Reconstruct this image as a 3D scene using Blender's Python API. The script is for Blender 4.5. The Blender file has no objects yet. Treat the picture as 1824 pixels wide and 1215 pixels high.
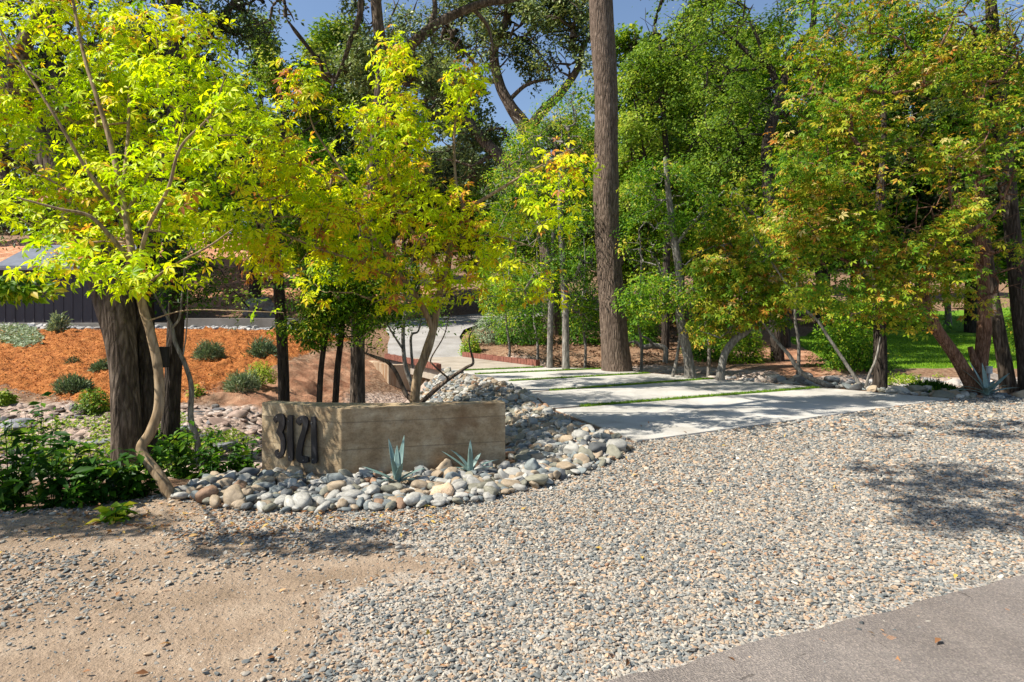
import bpy, math, random
import numpy as np
from mathutils import Vector
random.seed(7)
RNG = np.random.default_rng(11)
S = bpy.context.scene
C = S.collection
PI = math.pi

# ---------------------------------------------------------------- camera, sky, sun, exposure
F, CX, HZ, CAMZ = 1087.0, 912.0, 560.0, 1.6        # focal length / horizon measured on the 1824 px wide photograph
cd = bpy.data.cameras.new('camera')
cam = bpy.data.objects.new('camera', cd); C.objects.link(cam)
cam.location = (0, 0, CAMZ); cam.rotation_euler = (PI/2, 0, 0)
cd.sensor_width = 36; cd.lens = 36*F/1824
cd.shift_y = -(607.5-HZ)/1824
cd.clip_end = 1000; cd.clip_start = .05
S.camera = cam
SUN_EL = math.radians(50)
sx, sy = -.97, -.243
w = bpy.data.worlds.new('World'); S.world = w; w.use_nodes = True
nt = w.node_tree
sky = nt.nodes.new('ShaderNodeTexSky'); sky.sky_type = 'NISHITA'; sky.sun_disc = False
sky.sun_elevation = SUN_EL; sky.sun_rotation = math.atan2(sx, sy) % (2*PI)
sky.air_density = 1.0; sky.dust_density = .6; sky.ozone_density = 1.2; sky.altitude = 300
bg = nt.nodes['Background']; bg.inputs['Strength'].default_value = .095
nt.links.new(sky.outputs[0], bg.inputs['Color'])
sl = bpy.data.lights.new('sun', 'SUN'); sl.energy = 5.0; sl.angle = math.radians(.5); sl.color = (1, .95, .86)
so = bpy.data.objects.new('sun', sl); C.objects.link(so)
so.rotation_euler = Vector((sx*math.cos(SUN_EL), sy*math.cos(SUN_EL), math.sin(SUN_EL))).to_track_quat('Z', 'Y').to_euler()
S.view_settings.view_transform = 'Standard'; S.view_settings.look = 'None'
S.view_settings.exposure = .84; S.view_settings.gamma = 1
try:
    S.cycles.use_denoising = True
    S.cycles.max_bounces = 8; S.cycles.diffuse_bounces = 4; S.cycles.transmission_bounces = 4
    S.cycles.glossy_bounces = 2; S.cycles.caustics_reflective = False; S.cycles.caustics_refractive = False
except Exception: pass

def P(px, py, Y): return np.array(((px-CX)/F*Y, Y, CAMZ-(py-HZ)/F*Y))

# ---------------------------------------------------------------- tagging
def tag(o, label=None, cat=None, group=None, kind=None):
    if label: o['label'] = label
    if cat: o['category'] = cat
    if group: o['group'] = group
    if kind: o['kind'] = kind
    return o
def root(name, loc, label, cat, group=None):
    o = bpy.data.objects.new(name, None); C.objects.link(o); o.location = tuple(loc)
    o.empty_display_size = .1
    return tag(o, label, cat, group)
def mesh_np(name, V, Fc, mat=None, parent=None, attrs=None, smooth=False, loc=(0, 0, 0)):
    """V (n,3); Fc (m,k) uniform faces or a list of such arrays; ONE mesh object"""
    me = bpy.data.meshes.new(name)
    fl = Fc if isinstance(Fc, list) else [Fc]
    fl = [np.asarray(f, dtype=np.int32) for f in fl if len(f)]
    loops = np.concatenate([f.ravel() for f in fl])
    tot = np.concatenate([np.full(len(f), f.shape[1], dtype=np.int32) for f in fl])
    start = np.concatenate([[0], np.cumsum(tot)[:-1]]).astype(np.int32)
    V = np.asarray(V, dtype=np.float64) - np.asarray(loc)
    me.vertices.add(len(V)); me.vertices.foreach_set('co', V.astype(np.float32).ravel())
    me.loops.add(len(loops)); me.loops.foreach_set('vertex_index', loops.astype(np.int32))
    me.polygons.add(len(tot)); me.polygons.foreach_set('loop_start', start)
    try: me.polygons.foreach_set('loop_total', tot)
    except Exception: pass
    me.update(calc_edges=True)
    for k, a in (attrs or {}).items():
        a = np.asarray(a, dtype=np.float32)
        if a.ndim == 1:
            at = me.attributes.new(k, 'FLOAT', 'POINT'); at.data.foreach_set('value', a)
        else:
            at = me.attributes.new(k, 'FLOAT_COLOR', 'POINT'); at.data.foreach_set('color', a.ravel())
    if smooth: me.polygons.foreach_set('use_smooth', np.ones(len(tot), dtype=bool))
    if mat: me.materials.append(mat)
    me.validate(verbose=False)
    o = bpy.data.objects.new(name, me); C.objects.link(o)
    if parent is not None:
        o.parent = parent
    else: o.location = tuple(loc)
    return o

# ---------------------------------------------------------------- numpy noise
def _h(ix, iy, s):
    v = np.sin(ix*127.1+iy*311.7+s*74.7)*43758.5453
    return v-np.floor(v)
def vn(x, y, s=0):
    ix = np.floor(x); iy = np.floor(y); fx = x-ix; fy = y-iy
    fx = fx*fx*(3-2*fx); fy = fy*fy*(3-2*fy)
    return (_h(ix, iy, s)*(1-fx)+_h(ix+1, iy, s)*fx)*(1-fy)+(_h(ix, iy+1, s)*(1-fx)+_h(ix+1, iy+1, s)*fx)*fy
def fbm(x, y, s=0, o=4):
    r = 0; a = .5; t = 0
    for i in range(o): r = r+a*vn(x*2**i+17*i, y*2**i-9*i, s+i); t += a; a *= .5
    return r/t
def sstep(a, b, v):
    t = np.clip((v-a)/(b-a), 0, 1); return t*t*(3-2*t)
def sdf(poly, x, y):
    """signed distance to polygon, negative inside"""
    p = np.asarray(poly, float); d = np.full(np.shape(x), 1e18); s = np.ones(np.shape(x))
    n = len(p)
    for i in range(n):
        a = p[i]; b = p[i-1]; ex, ey = b-a; wx = x-a[0]; wy = y-a[1]
        t = np.clip((wx*ex+wy*ey)/(ex*ex+ey*ey+1e-12), 0, 1)
        d = np.minimum(d, (wx-ex*t)**2+(wy-ey*t)**2)
        c1 = y >= a[1]; c2 = y < b[1]; c3 = ex*wy > ey*wx
        flip = (c1 & c2 & c3) | (~c1 & ~c2 & ~c3)
        s = np.where(flip, -s, s)
    return s*np.sqrt(d)

# ---------------------------------------------------------------- terrain
FLAT = [(-60, -30), (60, -30), (60, 10.5), (9.6, 11.7), (8.2, 12.2), (6.7, 13.4), (5.0, 15.2), (3.7, 16.7), (2.6, 17.8), (1.1, 18.5),
        (-2.0, 17.25), (-1.75, 16.9), (-1.3, 15.8), (-.5, 14.1), (.25, 12.3), (.55, 10.2), (.8, 8.8), (.6, 7.2), (.1, 6.5), (-1.67, 5.9), (-2.7, 5.75), (-3.1, 5.2),
        (-4, 4.75), (-6, 4.3), (-60, 3.8)]
def c3(px, py, Y): return tuple(P(px, py, Y))
CP = [(-13, 9.2, -.55), (-8, 9.5, -.58), (-5, 10.3, -.62), (-3.6, 12.5, -.95), (-3.6, 15.5, -1.15), (-2.6, 18.2, -1.3), (-1.2, 20.2, -1.25), (2.0, 20.8, -.75), (-30, 9.5, -.5),
      (-5.5, 7.2, -.42), (-3.6, 7.2, -.45), (-2.2, 7.6, -.45), (-9, 6.8, -.38), (-1.2, 8.5, -.38), (-.6, 10.5, -.3), (-1.3, 12.3, -.35), (-1.9, 14.2, -.5), (-2.5, 16, -.75), (-20, 6, -.3),
      c3(0, 742, 11.5), c3(200, 748, 11.5), c3(400, 745, 12), c3(520, 735, 13.5), c3(600, 735, 15),
      c3(0, 680, 14), c3(200, 680, 14.3), c3(400, 668, 15.3), c3(520, 655, 17), c3(600, 665, 18), c3(650, 690, 18),
      c3(0, 620, 18.5), c3(200, 617, 19), c3(400, 610, 20), c3(520, 605, 21.5), c3(600, 610, 22),
      c3(0, 587, 23), c3(200, 587, 23.4), c3(400, 588, 23.8), c3(540, 590, 24.5), c3(-300, 590, 22), c3(-300, 690, 14),
      (-24, 27, 1.2), (-16, 28, 1.2), (-10, 29, 1.2), (-24, 36, 1.3), (-8, 35, 1.25),
      (-4.9, 23.2, .05), (-2.2, 24, .1), (-5.2, 26, .32), (-3, 26, .35), (-5.2, 30, .78), (-3, 30, .8), (-5.6, 34, 1.13), (-3, 34, 1.12), (-5, 39, 1.45), (-1, 39, 1.45), (0, 34, 1.2),
      c3(450, 520, 40), c3(300, 500, 44), c3(450, 455, 55), c3(560, 470, 55), c3(60, 430, 60), c3(700, 520, 55), c3(880, 520, 55),
      c3(900, 600, 26), c3(1000, 600, 27), c3(930, 630, 22), c3(1050, 560, 36), c3(1150, 590, 30), c3(1100, 642, 21.5), c3(1200, 655, 19.5), c3(1300, 650, 19.5),
      c3(1400, 658, 18), c3(1400, 605, 27), c3(1340, 562, 40), c3(1480, 540, 50), c3(1460, 700, 14.2), (6, 16.5, -.25), (4, 18.5, -.3), (8, 14.3, -.28), (10.5, 13.8, -.28), (14, 13.5, -.3), (25, 13.5, -.3), (45, 14, -.3),
      c3(1500, 664, 17.5), c3(1700, 668, 16.8), c3(1824, 668, 16.8), c3(1500, 640, 21), c3(1700, 640, 21), c3(1900, 640, 21), c3(1500, 608, 31), c3(1700, 602, 33), c3(1950, 600, 33), c3(1600, 585, 45), c3(1800, 585, 45),
      c3(1600, 540, 70), c3(1900, 530, 70), (-60, 20, 1), (-60, 60, 8), (60, 60, 4), (60, 25, .2), (-90, 120, 18), (0, 90, 12), (0, 140, 18), (90, 120, 14), (0, 220, 22), (-200, 200, 25), (200, 200, 20), (-30, 80, 12), (30, 90, 9),
      (-60, -30, 0), (60, -30, 0), (0, -40, 0), (-200, -40, 0), (200, -40, 0), (-30, 2, 0), (30, 2, 0), (0, 3, 0), (3, 9, 0), (-4, 4, 0), (2, 14, 0), (200, 30, 1), (-200, 30, 2)]
CPA = np.array(CP, float)
def _k(dx, dy): return np.sqrt(dx*dx+dy*dy+.25)
_A = _k(CPA[:, None, 0]-CPA[None, :, 0], CPA[:, None, 1]-CPA[None, :, 1]); _n = len(CPA)
_M = np.zeros((_n+3, _n+3)); _M[:_n, :_n] = _A; _M[:_n, _n:] = np.c_[np.ones(_n), CPA[:, :2]]; _M[_n:, :_n] = _M[:_n, _n:].T
_W = np.linalg.solve(_M, np.r_[CPA[:, 2], 0, 0, 0])
ROADPOLY = [(-4.5, 21.6), (-1.6, 22.8), (-2.0, 24.5), (-2.1, 28), (-1.6, 33), (1.5, 41), (-9, 41), (-8, 34), (-6.2, 29), (-5.2, 25)]
def H0(x, y):
    x = np.asarray(x, float); y = np.asarray(y, float); shp = x.shape; x = x.ravel(); y = y.ravel()
    out = np.empty(len(x))
    for i in range(0, len(x), 20000):
        a = x[i:i+20000]; b = y[i:i+20000]
        K = _k(a[:, None]-CPA[None, :, 0], b[:, None]-CPA[None, :, 1])
        out[i:i+20000] = K@_W[:_n]+_W[_n]+_W[_n+1]*a+_W[_n+2]*b
    d = sdf(FLAT, x, y)
    wgt = sstep(0, 1.3, d)
    out = out*wgt
    amp = (.05+.10*sstep(12, 40, y))*wgt*sstep(.2, 1.5, sdf(ROADPOLY, x, y))
    out = out+amp*(fbm(x*.9, y*.9, 3, 4)-.5)*2
    return out.reshape(shp)
def H(x, y):
    return float(H0(np.array([x]), np.array([y]))[0])
_YS = np.concatenate([np.linspace(1.5, 30, 900), np.linspace(30.1, 160, 600)])
def gp(px, py):
    """point of the ground seen at this pixel of the photograph"""
    xs = (px-CX)/F*_YS; zs = CAMZ-(py-HZ)/F*_YS
    k = np.nonzero(zs < H0(xs, _YS))[0]
    i = k[0] if len(k) else len(_YS)-1
    return (float(xs[i]), float(_YS[i]))
def gpoly(pts): return [gp(*p) for p in pts]

NX, NY = 760, 760
def ax(n, c, lo, hi, a):
    u0 = -math.asinh((c-lo)/a); u1 = math.asinh((hi-c)/a); u = np.linspace(u0, u1, n); return c+a*np.sinh(u)
gx = ax(NX, -1, -200, 200, 6.0); gy = ax(NY, 6, -40, 240, 6.0)
X, Y_ = np.meshgrid(gx, gy); xf = X.ravel(); yf = Y_.ravel()
zf = H0(xf, yf)
MULCH = gpoly([(0, 588), (540, 590), (640, 603), (560, 622), (490, 650), (430, 690), (300, 722), (200, 733), (90, 705), (0, 690)])
MULCH = [(-40, 22)] + MULCH + [(-40, 13)]
LAWN = [(5.6, 22), (6.5, 19.2), (8, 18.4), (11, 17.8), (30, 17.5), (60, 18), (60, 60), (25, 55), (14, 36), (9.5, 28), (8, 30), (9, 38), (7, 38), (6.2, 30)]
LAWN = gpoly([(1395, 603), (1500, 650), (1600, 657), (1824, 657)]) + [(60, 17.5), (60, 60), (22, 50)] + gpoly([(1560, 588), (1450, 590)])
GRAVEL = [(-.9, 2.2), (-.75, 3.0), (-1.1, 3.5), (-.1, 3.9), (-1.0, 4.3), (-2.4, 4.6), (-2.0, 5.1), (0, 5.4), (1.0, 6.6), (1.6, 7.7), (8.2, 11.6), (10, 12.1), (60, 13), (60, -20), (-.8, -20)]
CREEK = [(-40, 7), (-7.5, 7.2), (-4.5, 8), (-3, 8.5), (-2.2, 12), (-2.6, 16), (-1.4, 18), (3, 19.6), (5, 17), (7.5, 13.2), (10, 12.4), (60, 12.8), (60, 16.5), (12, 16.4), (8.5, 17.4), (4.5, 20.5), (0, 22), (-3.4, 19.5), (-4.6, 16.5), (-5, 13.5), (-7, 12.6), (-12, 12.4), (-40, 12.6)]
REDHILL = [(-16, 34), (-7, 33), (-6, 40), (-8, 60), (-30, 75), (-60, 70), (-40, 45)]
PATH = gpoly([(1400, 672), (1500, 668), (1475, 640), (1410, 605), (1380, 560), (1335, 560), (1330, 600), (1345, 640)])
ROAD = [(-30, 1.6-11.4), (-2.2, 1.6), (.46, 2.655), (3.1, 3.7), (8, 5.4), (60, 22), (60, -40), (-30, -40)]
soft = .9
def mk(poly, wd=.5):
    return 1-sstep(-wd, wd, sdf(poly, xf, yf))
m_g = mk(GRAVEL, .45); m_d = mk([(-60, -20), (-60, 4.2), (-6, 4.6), (-4, 5.0), (-2.9, 5.5), (1.2, 6.9), (2, -20)], .25)
m_m = mk(MULCH, .35); m_r = mk(CREEK, .8); m_l = mk(LAWN, .25); m_h = mk(REDHILL, 3); m_p = mk(PATH, .5); m_p = np.maximum(m_p, .62*mk([(-7.6, 13.3), (-4.8, 12.6), (-4.0, 17), (-4.6, 22), (-6.3, 21.3), (-6.4, 17)], .7))
# real clods and chips on the mulch, stones in the creek
inview = sstep(45, 25, yf)
zf = zf + inview*m_m*(np.abs(fbm(xf*3.6, yf*3.6, 5, 5)-.5)*.66-.07)
m_s = mk([(-11, 13), (-4.8, 12.6), (-4.2, 17), (-4.6, 22), (-9, 22), (-9, 17)], 1.)
zf = zf + m_s*(1-m_m)*((fbm(xf*2.4, yf*2.4, 55, 5)-.5)*.45)
zf = zf + inview*m_r*(fbm(xf*2.6, yf*2.6, 8, 5)-.5)*.22
zf = zf + m_h*((fbm(xf*.8, yf*.8, 9, 4)-.5)*.8+(fbm(xf*3, yf*3, 19, 3)-.5)*.35)
fg = sstep(0, -.3, sdf(FLAT, xf, yf))
zf = zf + fg*sstep(12, 5, yf)*((fbm(xf*.7, yf*.7, 2, 3)-.5)*.03)
und = (fbm(xf*1.5, yf*2.2, 31, 4)-.5)*.035*np.clip(m_d*(1-m_g), 0, 1)*fg
zf = zf + und
zf = np.where(sdf([(-2.3, 16.9), (1.3, 18.4), (-1.6, 23.3), (-4.8, 22.2)], xf, yf) < 0, np.minimum(zf, -.42), zf)
ids = (np.arange(NY-1)[:, None]*NX+np.arange(NX-1)[None, :]).ravel()
quads = np.stack([ids, ids+1, ids+NX+1, ids+NX], 1)
mA = np.stack([m_g, m_d, m_m, m_r], 1); mB = np.stack([m_l, m_h, m_p, np.ones_like(m_l)], 1)

# ---------------------------------------------------------------- materials
def newmat(name):
    m = bpy.data.materials.new(name); m.use_nodes = True
    nt = m.node_tree; b = nt.nodes['Principled BSDF']
    return m, nt, b
def N(nt, t, **kw):
    n = nt.nodes.new(t)
    for k, v in kw.items():
        if k.startswith('_'): setattr(n, k[1:], v)
        else: n.inputs[k.replace('__', ' ')].default_value = v
    return n
def L(nt, a, b): nt.links.new(a, b)
def ramp(nt, fac, stops, interp='LINEAR'):
    r = nt.nodes.new('ShaderNodeValToRGB'); cr = r.color_ramp; cr.interpolation = interp
    while len(cr.elements) > 1: cr.elements.remove(cr.elements[-1])
    cr.elements[0].position = stops[0][0]; cr.elements[0].color = (*stops[0][1], 1)
    for p, c in stops[1:]:
        e = cr.elements.new(p); e.color = (*c, 1)
    L(nt, fac, r.inputs[0]); return r.outputs[0]
def mixc(nt, fac, a, b, mode='MIX'):
    m = nt.nodes.new('ShaderNodeMix'); m.data_type = 'RGBA'; m.blend_type = mode
    for s, v in ((m.inputs[0], fac), (m.inputs[6], a), (m.inputs[7], b)):
        if isinstance(v, (int, float)): s.default_value = v
        elif isinstance(v, tuple): s.default_value = (*v, 1) if len(v) == 3 else v
        else: L(nt, v, s)
    return m.outputs[2]
def math_(nt, op, a, b=None, c=None, clamp=False):
    m = nt.nodes.new('ShaderNodeMath'); m.operation = op; m.use_clamp = clamp
    for i, v in enumerate((a, b, c)):
        if v is None: continue
        if isinstance(v, (int, float)): m.inputs[i].default_value = v
        else: L(nt, v, m.inputs[i])
    return m.outputs[0]
def coords(nt, scale=(1, 1, 1), kind='Object'):
    tc = nt.nodes.new('ShaderNodeTexCoord'); mp = nt.nodes.new('ShaderNodeMapping'); mp.inputs['Scale'].default_value = scale
    L(nt, tc.outputs[kind], mp.inputs[0]); return mp.outputs[0]
def noise(nt, co, sc, det=4, rough=.55, dist=0):
    n = nt.nodes.new('ShaderNodeTexNoise'); n.inputs['Scale'].default_value = sc; n.inputs['Detail'].default_value = det
    n.inputs['Roughness'].default_value = rough; n.inputs['Distortion'].default_value = dist; L(nt, co, n.inputs['Vector']); return n
def vor(nt, co, sc, feat='F1'):
    n = nt.nodes.new('ShaderNodeTexVoronoi'); n.feature = feat; n.inputs['Scale'].default_value = sc; L(nt, co, n.inputs['Vector']); return n
def bump(nt, h, b, strength=.5, dist=.02, prev=None):
    n = nt.nodes.new('ShaderNodeBump'); n.inputs['Strength'].default_value = strength; n.inputs['Distance'].default_value = dist
    L(nt, h, n.inputs['Height'])
    if prev: L(nt, prev, n.inputs['Normal'])
    if b: L(nt, n.outputs[0], b.inputs['Normal'])
    return n.outputs[0]

PEB = [(0, (.10, .12, .13)), (.14, (.24, .27, .28)), (.3, (.40, .40, .38)), (.45, (.44, .41, .36)), (.6, (.48, .39, .30)), (.72, (.36, .33, .29)), (.82, (.50, .37, .26)), (.9, (.40, .22, .13)), (.95, (.58, .55, .48)), (1, (.30, .33, .34))]
def ground_mat():
    m, nt, b = newmat('ground')
    co = coords(nt)
    n1 = noise(nt, co, .8, 6); n2 = noise(nt, co, 6, 6, .65); n3 = noise(nt, co, 40, 5, .7); n4 = noise(nt, co, 2.2, 5, .6)
    A = N(nt, 'ShaderNodeAttribute', _attribute_name='mA'); sa = nt.nodes.new('ShaderNodeSeparateColor'); L(nt, A.outputs['Color'], sa.inputs[0])
    B = N(nt, 'ShaderNodeAttribute', _attribute_name='mB'); sb = nt.nodes.new('ShaderNodeSeparateColor'); L(nt, B.outputs['Color'], sb.inputs[0])
    def edge(v, amt=.7, k=5, nz=None):
        t = math_(nt, 'SUBTRACT', (nz or n2).outputs['Fac'], .5); t = math_(nt, 'MULTIPLY', t, amt*2)
        t = math_(nt, 'ADD', v, t); t = math_(nt, 'SUBTRACT', t, .5); return math_(nt, 'MULTIPLY_ADD', t, k, .5, clamp=True)
    soil = ramp(nt, n2.outputs['Fac'], [(.25, (.06, .035, .022)), (.5, (.15, .082, .05)), (.75, (.27, .16, .095))])
    lit = vor(nt, co, 16); litc = ramp(nt, lit.outputs['Color'], [(0, (.10, .06, .035)), (.4, (.26, .15, .085)), (.7, (.42, .27, .16)), (1, (.50, .40, .28))])
    soil = mixc(nt, .45, soil, litc)
    mul = ramp(nt, n2.outputs['Fac'], [(.30, (.13, .045, .018)), (.44, (.40, .135, .035)), (.62, (.60, .23, .065)), (.8, (.66, .36, .15))])
    mf = ramp(nt, n3.outputs['Fac'], [(.3, (.42, .42, .42)), (.62, (1, 1, 1))])
    mul = mixc(nt, 1, mul, mf, 'MULTIPLY')
    vr = vor(nt, co, 9); rub = ramp(nt, vr.outputs['Color'], [(0, (.13, .12, .12)), (.35, (.30, .21, .165)), (.6, (.44, .31, .23)), (.85, (.50, .45, .40)), (1, (.30, .30, .31))])
    rub2 = ramp(nt, vor(nt, co, 26).outputs['Color'], [(0, (.26, .18, .13)), (1, (.58, .46, .38))])
    rub = mixc(nt, .5, rub, rub2)
    dirt = ramp(nt, n4.outputs['Fac'], [(.3, (.25, .18, .12)), (.5, (.34, .25, .175)), (.75, (.43, .335, .245))])
    dirt = mixc(nt, .7, dirt, ramp(nt, n3.outputs['Fac'], [(.3, (.75, .73, .7)), (.6, (1, 1, 1))]), 'MULTIPLY')
    vp = vor(nt, co, 48); pr = ramp(nt, vp.outputs['Color'], PEB)
    pr = mixc(nt, .35, pr, (.46, .38, .29))
    lawn = ramp(nt, n3.outputs['Fac'], [(.3, (.055, .12, .010)), (.6, (.16, .30, .022)), (.8, (.28, .36, .05))])
    lawn = mixc(nt, .8, lawn, ramp(nt, n1.outputs['Fac'], [(.35, (.7, .8, .6)), (.65, (1.2, 1.1, 1))]), 'MULTIPLY')
    red = ramp(nt, n4.outputs['Fac'], [(.3, (.28, .12, .06)), (.5, (.50, .24, .13)), (.7, (.60, .36, .24))])
    pth = ramp(nt, n4.outputs['Fac'], [(.3, (.20, .085, .045)), (.55, (.36, .19, .11)), (.75, (.48, .30, .19))])
    c = mixc(nt, edge(sa.outputs[2]), soil, mul) if False else soil
    c = mixc(nt, edge(A.outputs['Alpha'], .5, 3), c, rub)
    c = mixc(nt, edge(sa.outputs[2], .55, 5), c, mul)
    c = mixc(nt, edge(sb.outputs[1], .5, 3, n1), c, red)
    c = mixc(nt, edge(sb.outputs[2], .5, 4), c, pth)
    c = mixc(nt, edge(sb.outputs[0], .35, 6), c, lawn)
    c = mixc(nt, edge(sa.outputs[1], .4, 5), c, dirt)
    c = mixc(nt, edge(sa.outputs[0], .6, 4), c, pr)
    L(nt, c, b.inputs['Base Color']); b.inputs['Roughness'].default_value = .95; b.inputs['Specular IOR Level'].default_value = .15
    hp = math_(nt, 'MULTIPLY', vp.outputs['Distance'], -.6)
    h = math_(nt, 'ADD', math_(nt, 'MULTIPLY', n3.outputs['Fac'], .9), math_(nt, 'MULTIPLY', n2.outputs['Fac'], 1.6))
    h = math_(nt, 'ADD', h, math_(nt, 'MULTIPLY', hp, sa.outputs[0]))
    h = math_(nt, 'ADD', h, math_(nt, 'MULTIPLY', math_(nt, 'MULTIPLY', n2.outputs['Fac'], 3.2), sa.outputs[2]))
    h = math_(nt, 'ADD', h, math_(nt, 'MULTIPLY', math_(nt, 'MULTIPLY', vr.outputs['Distance'], -3.), A.outputs['Alpha']))
    bump(nt, h, b, .8, .035)
    return m
M_ground = ground_mat()

def leafmat(name, stops, trans=.45, tboost=1.35, rough=.45, spec=.35):
    m, nt, b = newmat(name)
    a = N(nt, 'ShaderNodeAttribute', _attribute_name='tone')
    c = ramp(nt, a.outputs['Fac'], stops)
    L(nt, c, b.inputs['Base Color']); b.inputs['Roughness'].default_value = rough; b.inputs['Specular IOR Level'].default_value = spec*.35
    t = nt.nodes.new('ShaderNodeBsdfTranslucent')
    tc = mixc(nt, 1, c, (tboost, tboost*1.02, tboost*.55), 'MULTIPLY'); L(nt, tc, t.inputs['Color'])
    mx = nt.nodes.new('ShaderNodeMixShader'); mx.inputs[0].default_value = trans
    L(nt, b.outputs[0], mx.inputs[1]); L(nt, t.outputs[0], mx.inputs[2])
    L(nt, mx.outputs[0], nt.nodes['Material Output'].inputs[0])
    return m
LM = {
 'lime': leafmat('lime_leaf', [(0, (.06, .15, .006)), (.25, (.22, .38, .006)), (.50, (.50, .65, .006)), (.80, (.74, .73, .012)), (.91, (.82, .50, .03)), (.96, (.55, .20, .045)), (1, (.35, .13, .05))], .42, 1.3),
 'autumn': leafmat('autumn_leaf', [(0, (.04, .12, .008)), (.3, (.12, .25, .014)), (.55, (.29, .36, .02)), (.72, (.46, .38, .03)), (.85, (.52, .25, .035)), (.95, (.45, .15, .03)), (1, (.55, .45, .16))], .35, 1.2),
 'oak': leafmat('oak_leaf', [(0, (.025, .05, .018)), (.4, (.08, .125, .038)), (.75, (.18, .235, .07)), (1, (.36, .39, .14))], .25, 1.2, .4, .5),
 'green': leafmat('green_leaf', [(0, (.02, .07, .008)), (.3, (.06, .155, .009)), (.6, (.155, .30, .014)), (.85, (.40, .48, .025)), (1, (.55, .42, .06))], .38, 1.3),
 'light': leafmat('light_leaf', [(0, (.04, .09, .01)), (.4, (.13, .23, .02)), (.75, (.30, .40, .035)), (1, (.48, .48, .08))], .4, 1.3),
 'grey': leafmat('grey_leaf', [(0, (.07, .11, .06)), (.5, (.17, .24, .13)), (1, (.34, .38, .24))], .25, 1.1),
 'litter': leafmat('leaf_litter_brown', [(0, (.05, .028, .018)), (.5, (.17, .09, .05)), (1, (.36, .24, .15))], .1),  # litter brown, darkened to stand in for shade on the bank
 'far': leafmat('far_leaf', [(0, (.045, .075, .04)), (.5, (.12, .16, .075)), (1, (.25, .29, .13))], .3, 1.2),
}
def barkmat(name, c0, c1, c2, sc=1.0, bs=.8, bd=.03):
    m, nt, b = newmat(name)
    co = coords(nt, (9*sc, 9*sc, 1.6*sc)); n = noise(nt, co, 2.2, 6, .65, .6)
    co2 = coords(nt, (1, 1, 1)); n2 = noise(nt, co2, 1.1, 4); v = vor(nt, co, 1.7, 'DISTANCE_TO_EDGE')
    c = ramp(nt, n.outputs['Fac'], [(.3, c0), (.5, c1), (.72, c2)])
    c = mixc(nt, .5, c, ramp(nt, n2.outputs['Fac'], [(.35, (.65, .65, .65)), (.65, (1.15, 1.12, 1.1))]), 'MULTIPLY')
    c = mixc(nt, .6, c, ramp(nt, v.outputs['Distance'], [(0, (.35, .33, .3)), (.16, (1, 1, 1))]), 'MULTIPLY')
    L(nt, c, b.inputs['Base Color']); b.inputs['Roughness'].default_value = .92; b.inputs['Specular IOR Level'].default_value = .15
    h = math_(nt, 'ADD', n.outputs['Fac'], math_(nt, 'MULTIPLY', math_(nt, 'MINIMUM', v.outputs['Distance'], .3), 1.8))
    bump(nt, h, b, bs, bd*1.4)
    return m
BM = {
 'oak': barkmat('oak_bark', (.035, .027, .02), (.125, .094, .07), (.28, .22, .17), .8),
 'dark': barkmat('dark_bark', (.022, .018, .015), (.06, .047, .037), (.13, .105, .085)),
 'pine': barkmat('trunk_bark_brown', (.06, .044, .034), (.165, .120, .090), (.29, .225, .175), 1.1, .9, .03),
 'smooth': barkmat('smooth_tan_bark', (.20, .135, .075), (.34, .24, .14), (.42, .33, .22), .9, .25, .01),
 'grey': barkmat('grey_bark', (.10, .09, .075), (.24, .22, .19), (.46, .43, .38), 1.2, .5, .015),
 'red': barkmat('reddish_bark', (.07, .035, .022), (.19, .10, .062), (.36, .23, .16), 1.4, .7, .02),
}
def simple(name, col, rough=.6, nscale=0, namt=.3, bumps=0, bd=.01, spec=.3, metal=0, nstretch=(1, 1, 1)):
    m, nt, b = newmat(name)
    b.inputs['Base Color'].default_value = (*col, 1); b.inputs['Roughness'].default_value = rough
    b.inputs['Specular IOR Level'].default_value = spec; b.inputs['Metallic'].default_value = metal
    if nscale:
        co = coords(nt, nstretch); n = noise(nt, co, nscale, 6, .65)
        c = ramp(nt, n.outputs['Fac'], [(.3, tuple(v*(1-namt) for v in col)), (.7, tuple(min(1, v*(1+namt)) for v in col))])
        L(nt, c, b.inputs['Base Color'])
        if bumps: bump(nt, n.outputs['Fac'], b, bumps, bd)
    return m

ground = mesh_np('ground', np.stack([xf, yf, zf], 1), quads, M_ground, attrs={'mA': mA, 'mB': mB}, smooth=True)
tag(ground, kind='structure')
# actual surface lookup (bilinear on the built grid)
Zg = zf.reshape(NY, NX)
def HG(x, y):
    x = np.atleast_1d(np.asarray(x, float)); y = np.atleast_1d(np.asarray(y, float))
    i = np.clip(np.searchsorted(gx, x)-1, 0, NX-2); j = np.clip(np.searchsorted(gy, y)-1, 0, NY-2)
    tx = (x-gx[i])/(gx[i+1]-gx[i]); ty = (y-gy[j])/(gy[j+1]-gy[j])
    return (Zg[j, i]*(1-tx)+Zg[j, i+1]*tx)*(1-ty)+(Zg[j+1, i]*(1-tx)+Zg[j+1, i+1]*tx)*ty
def hg(x, y): return float(HG(x, y)[0])

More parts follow.
